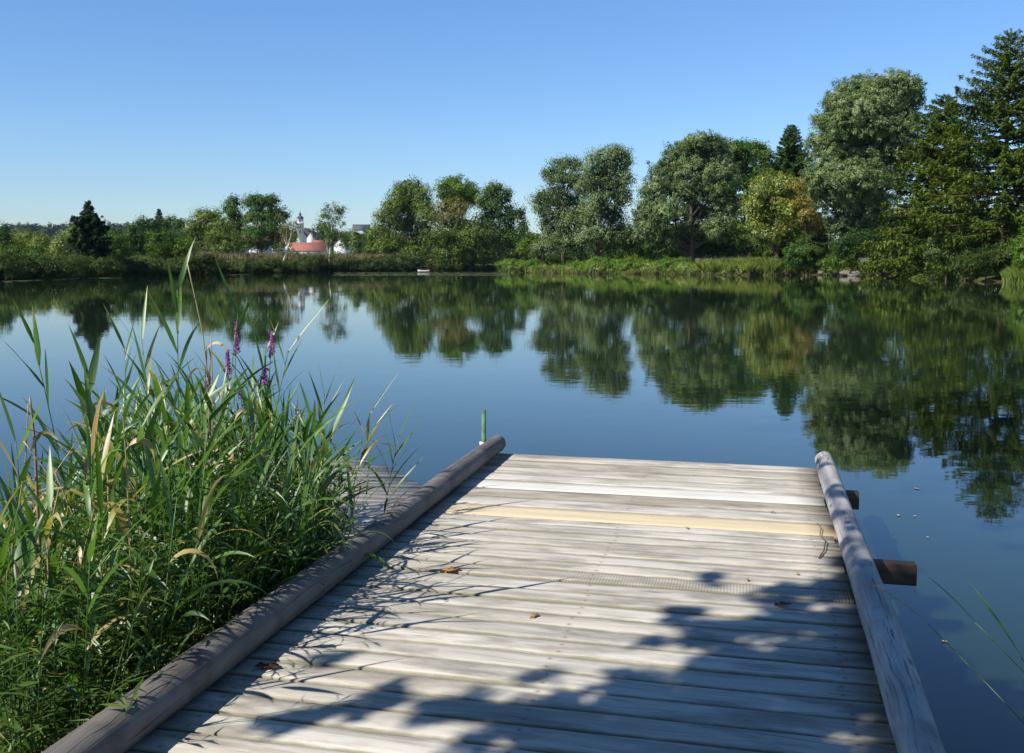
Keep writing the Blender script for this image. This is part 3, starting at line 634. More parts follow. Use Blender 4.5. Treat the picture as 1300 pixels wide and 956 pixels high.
def lumps(name, label, px0, px1, n, o0, o1, r0, r1, mat, t, leaf=.22):
    P = along(px0, px1, n, o0, o1, rng, max(6, n//6)); mb = MB()
    L_ = []
    for p in P:
        r = rng.uniform(r0, r1); L_.append((p+np.array([0, 0, r*.5]), np.array([r*1.25, r, r*.85])))
    for k_ in range(0, len(L_), 5): crown(mb, L_[k_:k_+5], leaf, rng, .8, .2, .4, 2.2, .2, float(np.clip(t+rng.normal(0, .2), 0, 1)), .12, core=.4)
    return tag(mb.build(name, LM[mat]), label, 'waterside plants', kind='stuff')
lumps('bank_plants', 'leafy green waterside plants among the reeds of the middle bank', 645, 985, 190, .4, 4.5, .35, .85, 'bank', .65)
lumps('bank_bushes', 'low rounded bushes breaking the reedy edge of the middle bank', 645, 985, 46, .8, 3.5, .8, 1.7, 'green', .75)
lumps('bank_bushes', 'dry yellowing plants scattered along the reedy middle bank', 645, 985, 40, .2, 3, .4, 1.1, 'yellow', .3)
fringe('dead_reeds', 'brown dead reed stubble standing along the waterline', 640, 1000, 5000, -.5, .35, .55, .07, 'pale', .35, .2, clumpy=26, cat='reeds')
lumps('bank_plants', 'bright leafy plants above the stones by the spruces', 985, 1230, 150, .4, 4.0, .4, .9, 'bank', .55)
lumps('bank_plants', 'dark leafy plants lining the shaded water of the left bank', -40, 520, 330, 0, 4.5, .4, 1.7, 'scrub', .6, .26)

# floating leaves on the far water
mb = MB(); n_ = 1500
pxs = np.concatenate([rng.uniform(425, 645, 1350), rng.choice(rng.uniform(0, 330, 7), 150)+rng.normal(0, 9, 150)])
pys = np.concatenate([rng.choice([346.2, 347.2, 348.4, 349.6], 1350)+rng.normal(0, .45, 1350), np.full(150, 357.)])
pys[1350:] = np.interp(pxs[1350:], [p[0] for p in SH], [p[1] for p in SH])+.9+rng.exponential(.45, 150)
dd = F*H/(pys-331); x = (pxs-650)/F*dd
a = np.linspace(0, 6.283, 7)[:-1]
r = rng.uniform(.12, .4, n_)
V = np.stack([x[:, None]+r[:, None]*np.cos(a)[None]*1.3, dd[:, None]+r[:, None]*np.sin(a)[None], np.full((n_, 6), .012)+rng.uniform(0, .01, (n_, 1))], -1)
mb.add(V.reshape(-1, 3), np.arange(6*n_).reshape(n_, 6), rng.random(n_))
tag(mb.build('floating_plants', LM['pads']), 'thin drifts of floating leaves on the far water', 'water plants', kind='stuff')

# stones on the far waterline
def rock(loc, s, seed, name='shore_stone', label='pale rounded stone on the muddy waterline below the bank grass', cat='stone', group='stones along the far waterline'):
    r = np.random.default_rng(seed); nu, nv = 12, 8
    V = [(0, 0, 1)]; 
    for i in range(1, nv):
        for j in range(nu):
            t_, p_ = math.pi*i/nv, 2*math.pi*j/nu; V.append((math.sin(t_)*math.cos(p_), math.sin(t_)*math.sin(p_), math.cos(t_)))
    V.append((0, 0, -1)); V = np.array(V)
    k = r.normal(size=(5, 3))*1.6; ph = r.uniform(0, 6, 5)
    V = V*(1+.13*np.sin(V@k.T+ph).sum(1))[:, None]*np.array(s)+np.array(loc)
    mb = MB(); mb.v.append(V); mb.n = len(V)
    Q = [(1+i*nu+j, 1+(i+1)*nu+j, 1+(i+1)*nu+(j+1) % nu, 1+i*nu+(j+1) % nu) for i in range(nv-2) for j in range(nu)]
    mb.f.append(np.array(Q)); mb.t.append(np.full(len(Q), .5))
    Tt = [(0, 1+j, 1+(j+1) % nu) for j in range(nu)]+[(len(V)-1, 1+(nv-2)*nu+(j+1) % nu, 1+(nv-2)*nu+j) for j in range(nu)]
    mb.f.append(np.array(Tt)); mb.t.append(np.full(len(Tt), .5))
    return tag(mb.build(name, M['stone'], loc=tuple(loc)), label, cat, group)
rs = np.random.default_rng(8)
for q, px in enumerate([1042, 1047, 1053, 1060, 1078, 1084, 1122, 1143, 1149, 1156, 1162, 1172, 1190]):
    P = along(px, px+.1, 1, .0, .35, rs)[0]; s = rs.uniform(.3, .75)
    rock((P[0], P[1], .12+s*.2), (s*1.3, s, s*.7), 200+q)

# white boat
def boat():
    d = 186; c = onz(538, 345.6, 0); d = c[1]; c = np.array([c[0], d, 0])
    root = empty('rowing_boat', tuple(c), 'small white boat lying off the far bank by the reddish bush', 'boat')
    st = np.linspace(-1, 1, 11); V = []
    for s in st:
        w = .42*(1-abs(s)**3*.75 if s > 0 else 1-abs(s)**6*.3); sh = .34+.1*s*s
        for (a, b) in [(-1, 1), (-.85, .35), (-.4, -.1), (.4, -.1), (.85, .35), (1, 1), (.86, 1), (.7, .4), (0, .15), (-.7, .4), (-.86, 1)]:
            V.append((c[0]+s*1.0, c[1]+a*w, b*sh))
    V = np.array(V); k = 11
    Q = [(i*k+j, i*k+(j+1) % k, (i+1)*k+(j+1) % k, (i+1)*k+j) for i in range(10) for j in range(k)]
    mb = MB().add(V, Q); mb.f.append(np.array([list(range(k))[::-1]])); mb.t.append(np.full(1, .5)); mb.f.append(np.array([[10*k+j for j in range(k)]])); mb.t.append(np.full(1, .5))
    mb.build('hull', M['boat'], root)
    for sx in (-.45, .35):
        box(MB(), c+np.array([sx, 0, .3]), (.2, .62, .03)).build('seat', M['boat'], root)
boat()

# ------------------------------------------------------------------ village
def house(name, label, d, px, base_py, w, dep, eave, ridge, rot=0, wall='white', roof='roof', cat='house', nwin=3, gable=True, group='houses of the village'):
    c = at(px, base_py, d); base = np.array([c[0], d, gz(c[0], d)-.3]); zt = c[2]-base[2]
    root = empty(name, tuple(base), label, cat, group)
    eave += zt; ridge += zt
    cc, sn = math.cos(rot), math.sin(rot)
    def W(p): p = np.array(p, float).reshape(-1, 3); return np.stack([p[:, 0]*cc-p[:, 1]*sn, p[:, 0]*sn+p[:, 1]*cc, p[:, 2]], 1)+base
    x, y = w/2, dep/2      # ridge runs along local x
    V = W([(-x, -y, 0), (x, -y, 0), (x, y, 0), (-x, y, 0), (-x, -y, eave), (x, -y, eave), (x, y, eave), (-x, y, eave), (-x, 0, ridge), (x, 0, ridge)])
    mb = MB(); mb.v.append(V); mb.n = 10
    mb.f.append(np.array([(0, 1, 5, 4), (2, 3, 7, 6)])); mb.f.append(np.array([(1, 2, 6, 9, 5), (3, 0, 4, 8, 7)])); mb.t += [np.full(2, .5)]*2
    mb.build('wall', M[wall], root)
    o = .35; th = .18; sl = (ridge-eave)/y
    V = []
    for sx in (-x-o, x+o):
        V += [(sx, -y-o, eave-sl*o+.03), (sx, 0, ridge+.03), (sx, y+o, eave-sl*o+.03), (sx, y+o, eave-sl*o+th), (sx, 0, ridge+th+.05), (sx, -y-o, eave-sl*o+th)]
    V = W(V)
    mb = MB(); mb.v.append(V); mb.n = 12; mb.f.append(np.array([(i, (i+1) % 6, 6+(i+1) % 6, 6+i) for i in range(6)])); mb.t.append(np.full(6, .5))
    mb.f.append(np.array([(0, 5, 4, 1), (1, 4, 3, 2), (6, 7, 10, 11), (7, 8, 9, 10)])); mb.t.append(np.full(4, .5))
    rf = mb.build('roof', M[roof], root)
    ch = MB(); box(ch, W([(x*.4, .0, ridge+.5)])[0], (.7, .7, 1.6), rot); ch.build('chimney', M['white'], rf)
    for i in range(nwin):
        fx = -x+w*(i+.5)/nwin
        wb = MB(); box(wb, W([(fx, -y-.03, eave*.72)])[0], (.9, .1, 1.2), rot); wb.build('window', M['pane'], root)
    if gable:
        for s_ in (-1, 1):
            wb = MB(); box(wb, W([(s_*(x+.03), 0, eave*.98)])[0], (.1, .9, 1.2), rot); wb.build('window', M['pane'], root)
    return root
house('long_house', 'long low house with a broad red tiled roof in the village', 430, 394, 322, 14, 11, 1.2, 4.6, 0.03)
house('village_house', 'white gabled house at the left end of the long red roof', 436, 372, 322, 8, 5.5, 2.4, 4.6, 1.2)
house('village_house', 'house with a small red roof behind the long red roof', 500, 404, 311, 5, 8, .8, 2.2, 0.25)
house('village_house', 'bright white gabled house right of the white-stemmed birch', 440, 436, 319, 8, 5.6, 3.0, 5.6, 1.35)
house('village_house', 'house with red roof tucked behind the bright white gable', 470, 446, 315, 9, 8, 1.5, 4.5, 0.1)
house('village_house', 'small white house glimpsed beneath the big dark green tree', 330, 327, 324, 9, 7, 4.2, 6.5, 0.3)
house('village_house', 'red-roofed house hidden behind the big dark green tree', 350, 346, 314, 8, 7, 2.4, 4.6, 0.1)
house('village_house', 'large white house with dark roof right of the birch crown', 620, 459, 299, 10, 9, 3.6, 6.6, 0.2, roof='roofd')
house('village_house', 'low white house at the left end of the dry grass', 300, 304, 322, 5, 4, 1.8, 3.0, 0.1, roof='roofd')
def church():
    d = 700; k = d/F
    b = at(381.5, 302, d); bx = b[0]; g = gz(bx, d)-.3
    root = empty('church', (bx, d, g), 'white church with slender tower and dark cap above the red roofs', 'church')
    zt = at(381.5, 279, d)[2]; zc = at(381.5, 271.5, d)[2]; zs = at(381.5, 266.5, d)[2]
    wv_ = 7.2*k/2
    def ringtube(name, prof, mat, par, n=4, rot=math.pi/4):
        mb = MB(); V = []; m = len(prof)
        for (r, z) in prof:
            for j in range(n): V.append((bx+r*math.cos(rot+j*2*math.pi/n), d+r*math.sin(rot+j*2*math.pi/n), z))
        Q = [(i*n+j, i*n+(j+1) % n, (i+1)*n+(j+1) % n, (i+1)*n+j) for i in range(m-1) for j in range(n)]
        mb.add(np.array(V), np.array(Q)); return mb.build(name, mat, par)
    s2 = math.sqrt(2)
    zz = at(381.5, 284, d)[2]
    tw = ringtube('tower', [(wv_*s2, g), (wv_*s2, zz), (wv_*s2*1.08, zz+.1), (wv_*s2*1.08, zz+.5), (wv_*s2*.9, zz+.6), (wv_*s2*.88, zt), (wv_*s2*.98, zt+.1), (wv_*s2*.98, zt+.5)], M['white'], root)
    ringtube('cap', [(wv_*1.1, zt+.5), (wv_*1.25, zt+1.0), (wv_*1.1, zt+1.9), (wv_*.55, zt+2.6), (wv_*.4, zt+3.2), (wv_*.5, zc), (wv_*.15, zc+.7), (.06, zs), (.0, zs+.1)], M['roofd'], root, 10, 0)
    for zw in (zz-2.2, (zz+zt)/2+.3, zz-5.5):
        wb = MB(); box(wb, (bx, d-wv_-.05, zw), (.9, .14, 1.5)); wb.build('window', M['pane'], root)
        wb = MB(); box(wb, (bx-wv_-.05, d, zw), (.14, .9, 1.5)); wb.build('window', M['pane'], root)
    # nave with a tall stepped gable to the viewer
    zr = at(381, 291, d)[2]; ze = at(392, 307, d)[2]; hx = 11*k
    V = np.array([(bx-hx*.6, d+1.5, g), (bx+hx, d+1.5, g), (bx+hx, d+1.5, ze), (bx+.3, d+1.5, zr), (bx-hx*.6, d+1.5, ze+1)])
    V = np.vstack([V, V+np.array([0, 22, 0])])
    mb = MB(); mb.v.append(V); mb.n = 10; mb.f.append(np.array([(0, 1, 2, 3, 4), (9, 8, 7, 6, 5)])); mb.t.append(np.full(2, .5))
    mb.f.append(np.array([(1, 6, 7, 2), (0, 4, 9, 5)])); mb.t.append(np.full(2, .5)); mb.build('nave', M['white'], root)
    V = np.array([(bx+hx+.4, d+1.9, ze-.3), (bx+.3, d+1.9, zr+.15), (bx-hx*.6-.4, d+1.9, ze+.7), (bx+hx+.4, d+1.9, ze), (bx+.3, d+1.9, zr+.5), (bx-hx*.6-.4, d+1.9, ze+1)])
    V = np.vstack([V, V+np.array([0, 22, 0])])
    mb = MB().add(V, np.array([(0, 1, 7, 6), (1, 2, 8, 7), (3, 9, 10, 4), (4, 10, 11, 5), (0, 3, 4, 1), (1, 4, 5, 2), (6, 7, 10, 9), (7, 8, 11, 10)])); mb.build('roof', M['roofd'], root)
church()
house('chapel', 'small white gable standing beside the church nave', 690, 395, 305, 6, 4.2, 2.2, 5.0, 1.5, cat='chapel', nwin=1, gable=False, group=None)

# ------------------------------------------------------------------ the jetty
A = rad(13.5)
UX = np.array([math.sin(A), math.cos(A), 0]); VX = np.array([math.cos(A), -math.sin(A), 0])
def UV(u, v, z=0): return UX*u+VX*v+np.array([0, 0, z])
DZ = .45
jr = empty('wooden_jetty', tuple(UV(2.5, -.68, 0)), 'weathered plank jetty with a log rail along each side', 'jetty')
rj = np.random.default_rng(11)
u = 7.46; bi = 0
def setp(o, **k):
    for a, b in k.items(): o[a] = b
grey = lambda f, w=0: (f, f*(1-.02*w), f*(1-.06*w))
front = [dict(t=(.92, .90, .86)), dict(t=(.84, .82, .76)), dict(t=(.98, .97, .93)), dict(t=(1.0, .99, .97)),
         dict(t=(1.02, 1.0, .96), nw=.7, nc=(.70, .67, .61)), dict(t=(.78, .74, .68)), dict(t=(.95, .94, .93)), dict(t=(1, 1, 1), nw=.85, nc=(.64, .52, .32))]
while u > -1.2:
    if bi < 8: w = .2325; spec = front[bi]
    elif bi < 15: w = .134; spec = dict(t=grey(rj.uniform(.88, 1.02), rj.uniform(0, 1)))
    elif bi == 15: w = .155; spec = dict(t=(.86, .84, .80), rib=1)
    else: w = .147; spec = dict(t=grey(rj.uniform(.78, 1.06), rj.uniform(0, 1)))
    gap = rj.uniform(.009, .018) if bi > 7 else rj.uniform(.008, .013)
    th = .035; wd = w-gap
    # the board: a bevelled strip, slightly bowed along its length
    nx = 14; L0, L1 = -1.94+rj.normal(0, .008), .475+rj.normal(0, .014)
    if bi == 0: L0 += .01
    xs = np.linspace(L0, L1, nx); b = .004
    prof = [(-wd/2+b, -th), (wd/2-b, -th), (wd/2, -th+b), (wd/2, -b), (wd/2-b, 0), (wd/4, .0008), (0, .001), (-wd/4, .0008), (-wd/2+b, 0), (-wd/2, -b), (-wd/2, -th+b)]
    K = len(prof); bow = rj.normal(0, .002); tilt = rj.normal(0, .006); sk = rj.normal(0, .0012); dz = rj.normal(0, .0012)
    V = []
    ed1 = rj.normal(0, .0012, nx); ed2 = rj.normal(0, .0012, nx)
    for q, xx in enumerate(xs):
        s_ = (xx-L0)/(L1-L0)
        for (py, pz) in prof:
            e = ed1[q] if py > wd*.4 else ed2[q] if py < -wd*.4 else 0
            V.append(UV(u-w/2+py+e+sk*(s_-.5), xx, DZ+pz+tilt*py+dz+bow*math.sin(s_*6.28)))
    Q = [(i*K+j, (i+1)*K+j, (i+1)*K+(j+1) % K, i*K+(j+1) % K) for i in range(nx-1) for j in range(K)]
    mb = MB(); mb.add(np.array(V), np.array(Q)); mb.f += [np.array([list(range(K))]), np.array([[(nx-1)*K+j for j in range(K)][::-1]])]; mb.t += [np.full(1, .5)]*2
    ctr = UV(u-w/2, (L0+L1)/2, DZ)
    o = mb.build('plank', M['plank'], jr, loc=tuple(ctr-np.array(jr.location)), rotz=-A)
    o['half_width'] = float(wd/2); o['board_tint'] = [float(q) for q in spec['t']]; o['newness'] = float(spec.get('nw', 0)); o['new_color'] = [float(q) for q in spec.get('nc', (1, 1, 1))]; o['ribbed'] = float(spec.get('rib', 0))
    if bi == 4: o['label'] = 'paler nearly white new plank'
    if bi == 7: o['label'] = 'fresh yellow plank'
    if bi == 15: o['label'] = 'finely ribbed plank'
    if bi == 0 and False: pass
    # nails as small dark heads
    nb = MB()
    u -= w; bi += 1
nb_rows = []
# log rails
def logrot(name, pts, r, mat, seed, label):
    rl = np.random.default_rng(seed); pts = np.array(pts, float)
    m = 90; s = np.linspace(0, 1, m)
    P = np.stack([np.interp(s, np.linspace(0, 1, len(pts)), pts[:, k]) for k in range(3)], 1)
    dist = s*np.linalg.norm(pts[-1]-pts[0]); Lt = dist[-1]
    P[:, 0] += .008*np.sin(dist*1.1+seed); P[:, 2] += .006*np.sin(dist*1.7)
    rr_ = np.linspace(r[0], r[1], m)*(1+.025*np.sin(dist*2.3+seed)+.015*np.sin(dist*7+1))
    ee = .05
    for e_ in (dist, Lt-dist): rr_ = rr_*np.where(e_ < ee, np.sqrt(np.clip(1-(1-e_/ee)**2*.75, .02, 1)), 1)
    n = 28; th = np.linspace(0, 6.283, n, endpoint=False)
    wob = 1+.02*np.sin(3*th[None]+dist[:, None]*.6)+rl.normal(0, .006, (m, n))
    for c0 in rl.uniform(0, 6.28, 3):
        sec = np.exp(-((th[None]-c0-dist[:, None]*.08+3.14) % 6.283-3.14)**2/.006)*(np.sin(dist*rl.uniform(.8, 1.6)+rl.uniform(0, 6))[:, None] > .1)
        wob -= .10*sec
    for kk in range(9):      # knots standing slightly proud
        kd, kt = rl.uniform(.2, Lt-.2), rl.uniform(0, 6.28)
        wob += .07*np.exp(-((dist[:, None]-kd)/.05)**2-(((th[None]-kt+3.14) % 6.283-3.14)/.35)**2)
    V, Q, Tt = tube(P, rr_, n=n, wob=wob)
    mb = MB(); mb.add(V, Q); mb.f.append(Tt); mb.t.append(np.full(len(Tt), .5))
    c = P.mean(0)-np.array(jr.location)
    o = mb.build(name, M[mat], jr, loc=tuple(c), rotz=-A, smooth=True); o['label'] = label
    return o
logrot('log_rail', [UV(-1.3, -1.86, DZ+.076), UV(3.0, -1.86, DZ+.075), UV(7.58, -1.91, DZ+.070)], (.077, .066), 'log', 3, 'thick dark grey round log rail')
logrot('log_rail', [UV(-1.3, .50, DZ+.070), UV(3.2, .505, DZ+.069), UV(7.50, .54, DZ+.066)], (.070, .063), 'log2', 8, 'thinner pale grey round log rail')
# substructure
def beam(u0, v0, v1, w, h, ztop, name='crossbeam', label=None):
    mb = MB(); box(mb, UV(u0, (v0+v1)/2, ztop-h/2), (v1-v0, w, h), -A, bev=.006)
    c = UV(u0, (v0+v1)/2, ztop-h/2)-np.array(jr.location)
    o = mb.build(name, M['beam'], jr, loc=tuple(c), rotz=-A)
    if label: o['label'] = label
beam(6.93, -2.0, .725, .10, .11, DZ-.045, label='beam with reddish brown sawn end')
beam(5.33, -2.0, .845, .09, .105, DZ-.045, label='longer brown beam end jutting over the water')
for uu in (3.6, 1.8, 0): beam(uu, -2.0, .62, .12, .12, DZ-.045)
for vv in (-1.75, -.7, .35):
    mb = MB(); box(mb, UV(3.2, vv, DZ-.165-.02-.06), (.09, 8.2, .12), -A, bev=.005)
    c = UV(3.2, vv, DZ-.245)-np.array(jr.location); mb.build('joist', M['beam'], jr, loc=tuple(c), rotz=-A)
for uu, vv in [(6.95, -1.75), (6.95, .35), (5.3, -1.75), (5.3, .35), (3.5, -1.75), (3.5, .35), (1.7, -1.75), (1.7, .35)]:
    mb = MB(); p = UV(uu, vv+.12); add_tube(mb, [p+np.array([0, 0, -1.6]), p+np.array([0, 0, -.5]), p+np.array([0, 0, DZ-.17])], [.075, .075, .07], n=12)
    mb.build('support_post', M['beam'], jr, smooth=True)

# green iron pipe in the water beyond the log's end
pb = onz(614, 566, .1)
gp = empty('mooring_post', (pb[0], pb[1], -.9), 'upright green painted iron pipe behind the end of the thick log', 'post')
py0 = UV(7.6, -2.02); pb = np.array([at(614, 560, 7.95)[0], 7.95, 0]); gp.location = (pb[0], pb[1], -.9)
ztop = at(614, 521, 7.95)[2]
mb = MB(); add_tube(mb, [(pb[0], pb[1], -.9), (pb[0], pb[1], .2), (pb[0]+.002, pb[1], ztop)], [.019, .019, .019], n=14); mb.build('pipe', M['greenpipe'], gp, smooth=True)
mb = MB(); zz = at(614, 561, 7.95)[2]; add_tube(mb, [(pb[0], pb[1], zz-.03), (pb[0], pb[1], zz+.0)], [.035, .035], n=14); mb.build('collar', M['boat'], gp, smooth=True)

# low platform beside the jetty
pr = empty('low_platform', (-2.4, 7.4, 0), 'pale low plank platform half hidden by the reeds', 'platform')
yy = 9.12; k = 0
while yy > 5.2:
    w = .125; z = .10
    xe = -1.22+(9.05-yy)*.48 if yy < 8.98 else -1.36
    xe = min(xe, -2.02+yy*.24+.22)
    V0 = np.array([(-3.35+rj.normal(0, .03)+xe)/2, yy, z+rj.normal(0, .0015)])
    Ln = xe+3.35
    mb = MB(); box(mb, V0, (Ln, w-.004, .03), rad(-4), bev=.003)
    if -1.22+(9.05-yy)*.48 <= -2.02+yy*.24+.22:
        vv_ = mb.v[0]; vv_[:, 0] -= np.where(vv_[:, 0] > V0[0], (vv_[:, 1]-yy)*.42, 0)
    o = mb.build('plank', M['plank'], pr, loc=tuple(V0-np.array(pr.location)), rotz=rad(-4))
    f = rj.uniform(1.05, 1.2)
    o['half_width'] = float((w-.008)/2); o['board_tint'] = [f*1.02, f*.95, f*.93]; o['newness'] = 0.0; o['new_color'] = [1., 1., 1.]; o['ribbed'] = 0.0
    yy -= w
for xx in (-3.0, -1.9):
    mb = MB(); box(mb, (xx, 7.2, .035), (.1, 3.6, .09), 0, bev=.004); mb.build('joist', M['beam'], pr, loc=(xx+2.4, -.2, .035))
    for y_ in (5.7, 8.7):
        mb = MB(); add_tube(mb, [(xx, y_, -1.2), (xx, y_, -.5), (xx, y_, -.012)], .06, n=10); mb.build('support_post', M['beam'], pr, smooth=True)

# ------------------------------------------------------------------ reeds
def strip(P0, D0, side, L, W, rng, arch, nseg=8, twist=0.0, base_w=.35):
    """one long tapering leaf with a folded midrib; returns V, Q"""
    d = D0/np.linalg.norm(D0); p = P0.copy(); V = []
    s = side-np.dot(side, d)*d; s /= np.linalg.norm(s)+1e-9
    for i in range(nseg+1):
        u = i/nseg
        w = W*(base_w+(1-base_w)*min(1, u*4))*(1-max(0, (u-.25)/.75)**1.7) if u < .999 else 0.0006
        nn = np.cross(s, d)
        V += [p-s*w/2+nn*w*.12, p.copy(), p+s*w/2+nn*w*.12]
        p = p+d*(L/nseg)
        d = d+np.array([0, 0, -1])*arch*(.4+u)/nseg*1.6; d /= np.linalg.norm(d)
        s = s+np.cross(d, s)*twist/nseg; s = s-np.dot(s, d)*d; s /= np.linalg.norm(s)+1e-9
    Q = []
    for i in range(nseg):
        a = i*3; Q += [(a, a+1, a+4, a+3), (a+1, a+2, a+5, a+4)]
    return np.array(V), np.array(Q)
def stem_curve(base, tip, bend, n=9):
    base = np.array(base, float); tip = np.array(tip, float); s = np.linspace(0, 1, n)[:, None]
    ax = tip-base; mid = base+ax*.5+np.array([-ax[0], -ax[1], 0])*.25+np.array(bend)
    return (1-s)**2*base+2*s*(1-s)*mid+s**2*tip
def reed(base, tip, label, seed, nleaf=10, LL=(.28, .5), WW=(.016, .028), bend=(0, 0, 0), dryness=0.15, separate=False, group=None, first=.3, name='reed', stem_t=.42, r=.0042, arch=(.5, 1.6), spread=(.35, .9)):
    rg = np.random.default_rng(seed)
    P = stem_curve(base, tip, bend)
    root = empty(name, tuple(P[0]), label, 'reed', group)
    sm = MB(); add_tube(sm, P, np.linspace(r, r*.35, len(P)), n=6, t=stem_t)
    sm.build('stem', LM['reed'], root, smooth=True)
    lm = MB(); a0 = rg.uniform(0, 6.28)
    for i in range(nleaf):
        f = first+(1-first)*(i/(nleaf-1))**.85*.985
        p = np.array([np.interp(f, np.linspace(0, 1, len(P)), P[:, k]) for k in range(3)])
        tg = P[-1]-P[-3] if f > .7 else P[5]-P[3]; tg = tg/np.linalg.norm(tg)
        a = a0+i*math.pi+rg.normal(0, .5); out = np.array([math.cos(a), math.sin(a), 0])
        sp = rg.uniform(*spread)*(1.0 if f < .85 else .7)
        D0 = tg*math.cos(sp)+out*math.sin(sp)
        side = np.cross(D0, np.array([0, 0, 1.0])+rg.normal(0, .25, 3))
        L = rg.uniform(*LL)*(1-.25*abs(f-.6)); W = rg.uniform(*WW)
        dry = rg.random() < dryness*(1.6-f)
        t_ = rg.uniform(.72, 1.0) if dry else np.clip(rg.normal(.22, .13), 0, .6)
        V, Q = strip(p, D0, side, L, W, rg, rg.uniform(*arch)*(1.8 if dry else 1)*(1 if f < .85 else .4), twist=rg.normal(0, .8))
        t_ = np.full(len(Q), t_)
        if rg.random() < .3: t_[-5:] = np.clip(t_[-5:]+.35, 0, 1)        # yellowing tip
        if separate: MB().add(V, Q, t_).build('leaf', LM['reed'], root)
        else: lm.add(V, Q, t_)
    if not separate: lm.build('foliage', LM['reed'], root)
    return root
def gpt(px, py, Y): return at(px, py, Y)
RG = 'tall reeds standing above the clump'
heroes = [
 # base px at y, Y ; tip px ; label
 ((222, 700, 5.0), (225, 368, 4.9), 'tallest green reed, its tip reaching the far trees', 7, (.30, .42), (.022, .03), 0.0),
 ((268, 700, 5.1), (302, 398, 5.2), 'tall green reed forking out just right of the two straw canes', 8, (.28, .42), (.016, .022), 0),
 ((110, 640, 4.8), (42, 432, 4.4), 'green reed leaning far left over open water', 6, (.28, .38), (.022, .03), .1),
 ((120, 700, 4.6), (112, 478, 4.5), 'stout reed with broad yellow-green leaves near the left edge', 7, (.26, .36), (.030, .040), .25),
 ((300, 690, 5.4), (366, 445, 5.3), 'green reed fanning out above the purple flowers', 9, (.28, .42), (.016, .024), .05),
 ((168, 690, 5.6), (158, 440, 5.8), 'thin pale green reed left of the tallest one', 8, (.24, .34), (.012, .018), .05),
 ((470, 660, 6.4), (505, 560, 6.2), 'short reed bending over the low platform by the log', 8, (.26, .40), (.014, .022), .1),
 ((420, 690, 6.2), (470, 548, 6.0), 'reed with one orange tipped leaf leaning toward the log', 7, (.26, .38), (.014, .02), .3),
 ((205, 700, 4.9), (180, 430, 5.2), 'green reed crossing behind the tallest one', 9, (.3, .45), (.014, .02), .05),
 ((340, 690, 5.8), (335, 440, 5.9), 'upright bluish green reed beside the purple flowers', 9, (.28, .4), (.014, .02), .05),
 ((30, 720, 4.2), (20, 560, 4.0), 'green reed at the far left margin above the water', 6, (.3, .42), (.018, .026), .1),
 ((400, 700, 5.9), (412, 500, 6.0), 'slim reed standing just left of the low platform', 9, (.26, .36), (.012, .018), .05),
]
for i, (b, t_, lab, nl, LL, WW, dry) in enumerate(heroes):
    B = at(*b); x_, y_ = B[0], B[1]; B = np.array([x_, y_, max(gz(x_, y_), -.3)-.02])
    Tp = at(*t_)
    reed(B, Tp, lab, 300+i, nl+3, LL, WW, dryness=dry, separate=True, group=RG, first=.5, r=.005, bend=(.02*(-1)**i, 0, 0), spread=(.3, .75), arch=(.2, .9))
# the crowd of reeds
env_x = [-60, 0, 60, 90, 110, 160, 200, 260, 300, 340, 380, 420, 460, 500, 540]
env_y = [640, 620, 585, 525, 498, 492, 480, 474, 472, 484, 510, 525, 565, 600, 650]
rm = np.random.default_rng(21)
def clump_xy(rm, ymin=3.3, ymax=6.9):
    while True:
        y = rm.uniform(ymin, ymax); px = rm.uniform(-40, 400)
        x = (px-650)/F*y; v = x*VX[0]+y*VX[1]
        if v > -2.04: continue
        if x < -2.9 and y > 5.0 and rm.random() < .8: continue
        if y > 6.0 and px < 150: continue
        return x, y, px
for i in range(270):
    x, y, px = clump_xy(rm)
    tipx = x+rm.normal(.02, .16); tipy = y+rm.normal(0, .15)
    pxt = 650+F*tipx/tipy
    e = np.interp(pxt, env_x, env_y)
    zmax = H-(e-331)/F*tipy
    z0 = max(gz(x, y), -.25)
    zt = max(.45, (zmax-.12)*rm.uniform(.62, 1.0))
    dry = .05 if px > 150 else .14
    reed((x, y, z0-.02), (tipx, tipy, zt), 'green reed stalk with long narrow leaves in the thick of the clump', 1000+i, int(rm.integers(9, 14)),
         (.24, .48), (.015, .030), dryness=dry, group='reeds crowded beside the jetty', first=.22, spread=(.4, 1.05), arch=(.5, 1.8))
for i in range(8):
    u_ = rm.uniform(3.7, 5.3); v_ = -2.08-rm.uniform(0, .22); b = UV(u_, v_); h_ = rm.uniform(.75, 1.15)
    tp = UV(u_+rm.normal(.1, .15), v_+rm.uniform(.0, .42), h_)
    reed((b[0], b[1], max(gz(b[0], b[1]), -.25)-.02), tp, 'short reed growing hard against the thick log and leaning over it', 1500+i, int(rm.integers(7, 11)), (.2, .38), (.010, .02), group='reeds leaning over the thick log', first=.3, spread=(.4, 1.1), arch=(.4, 1.5))
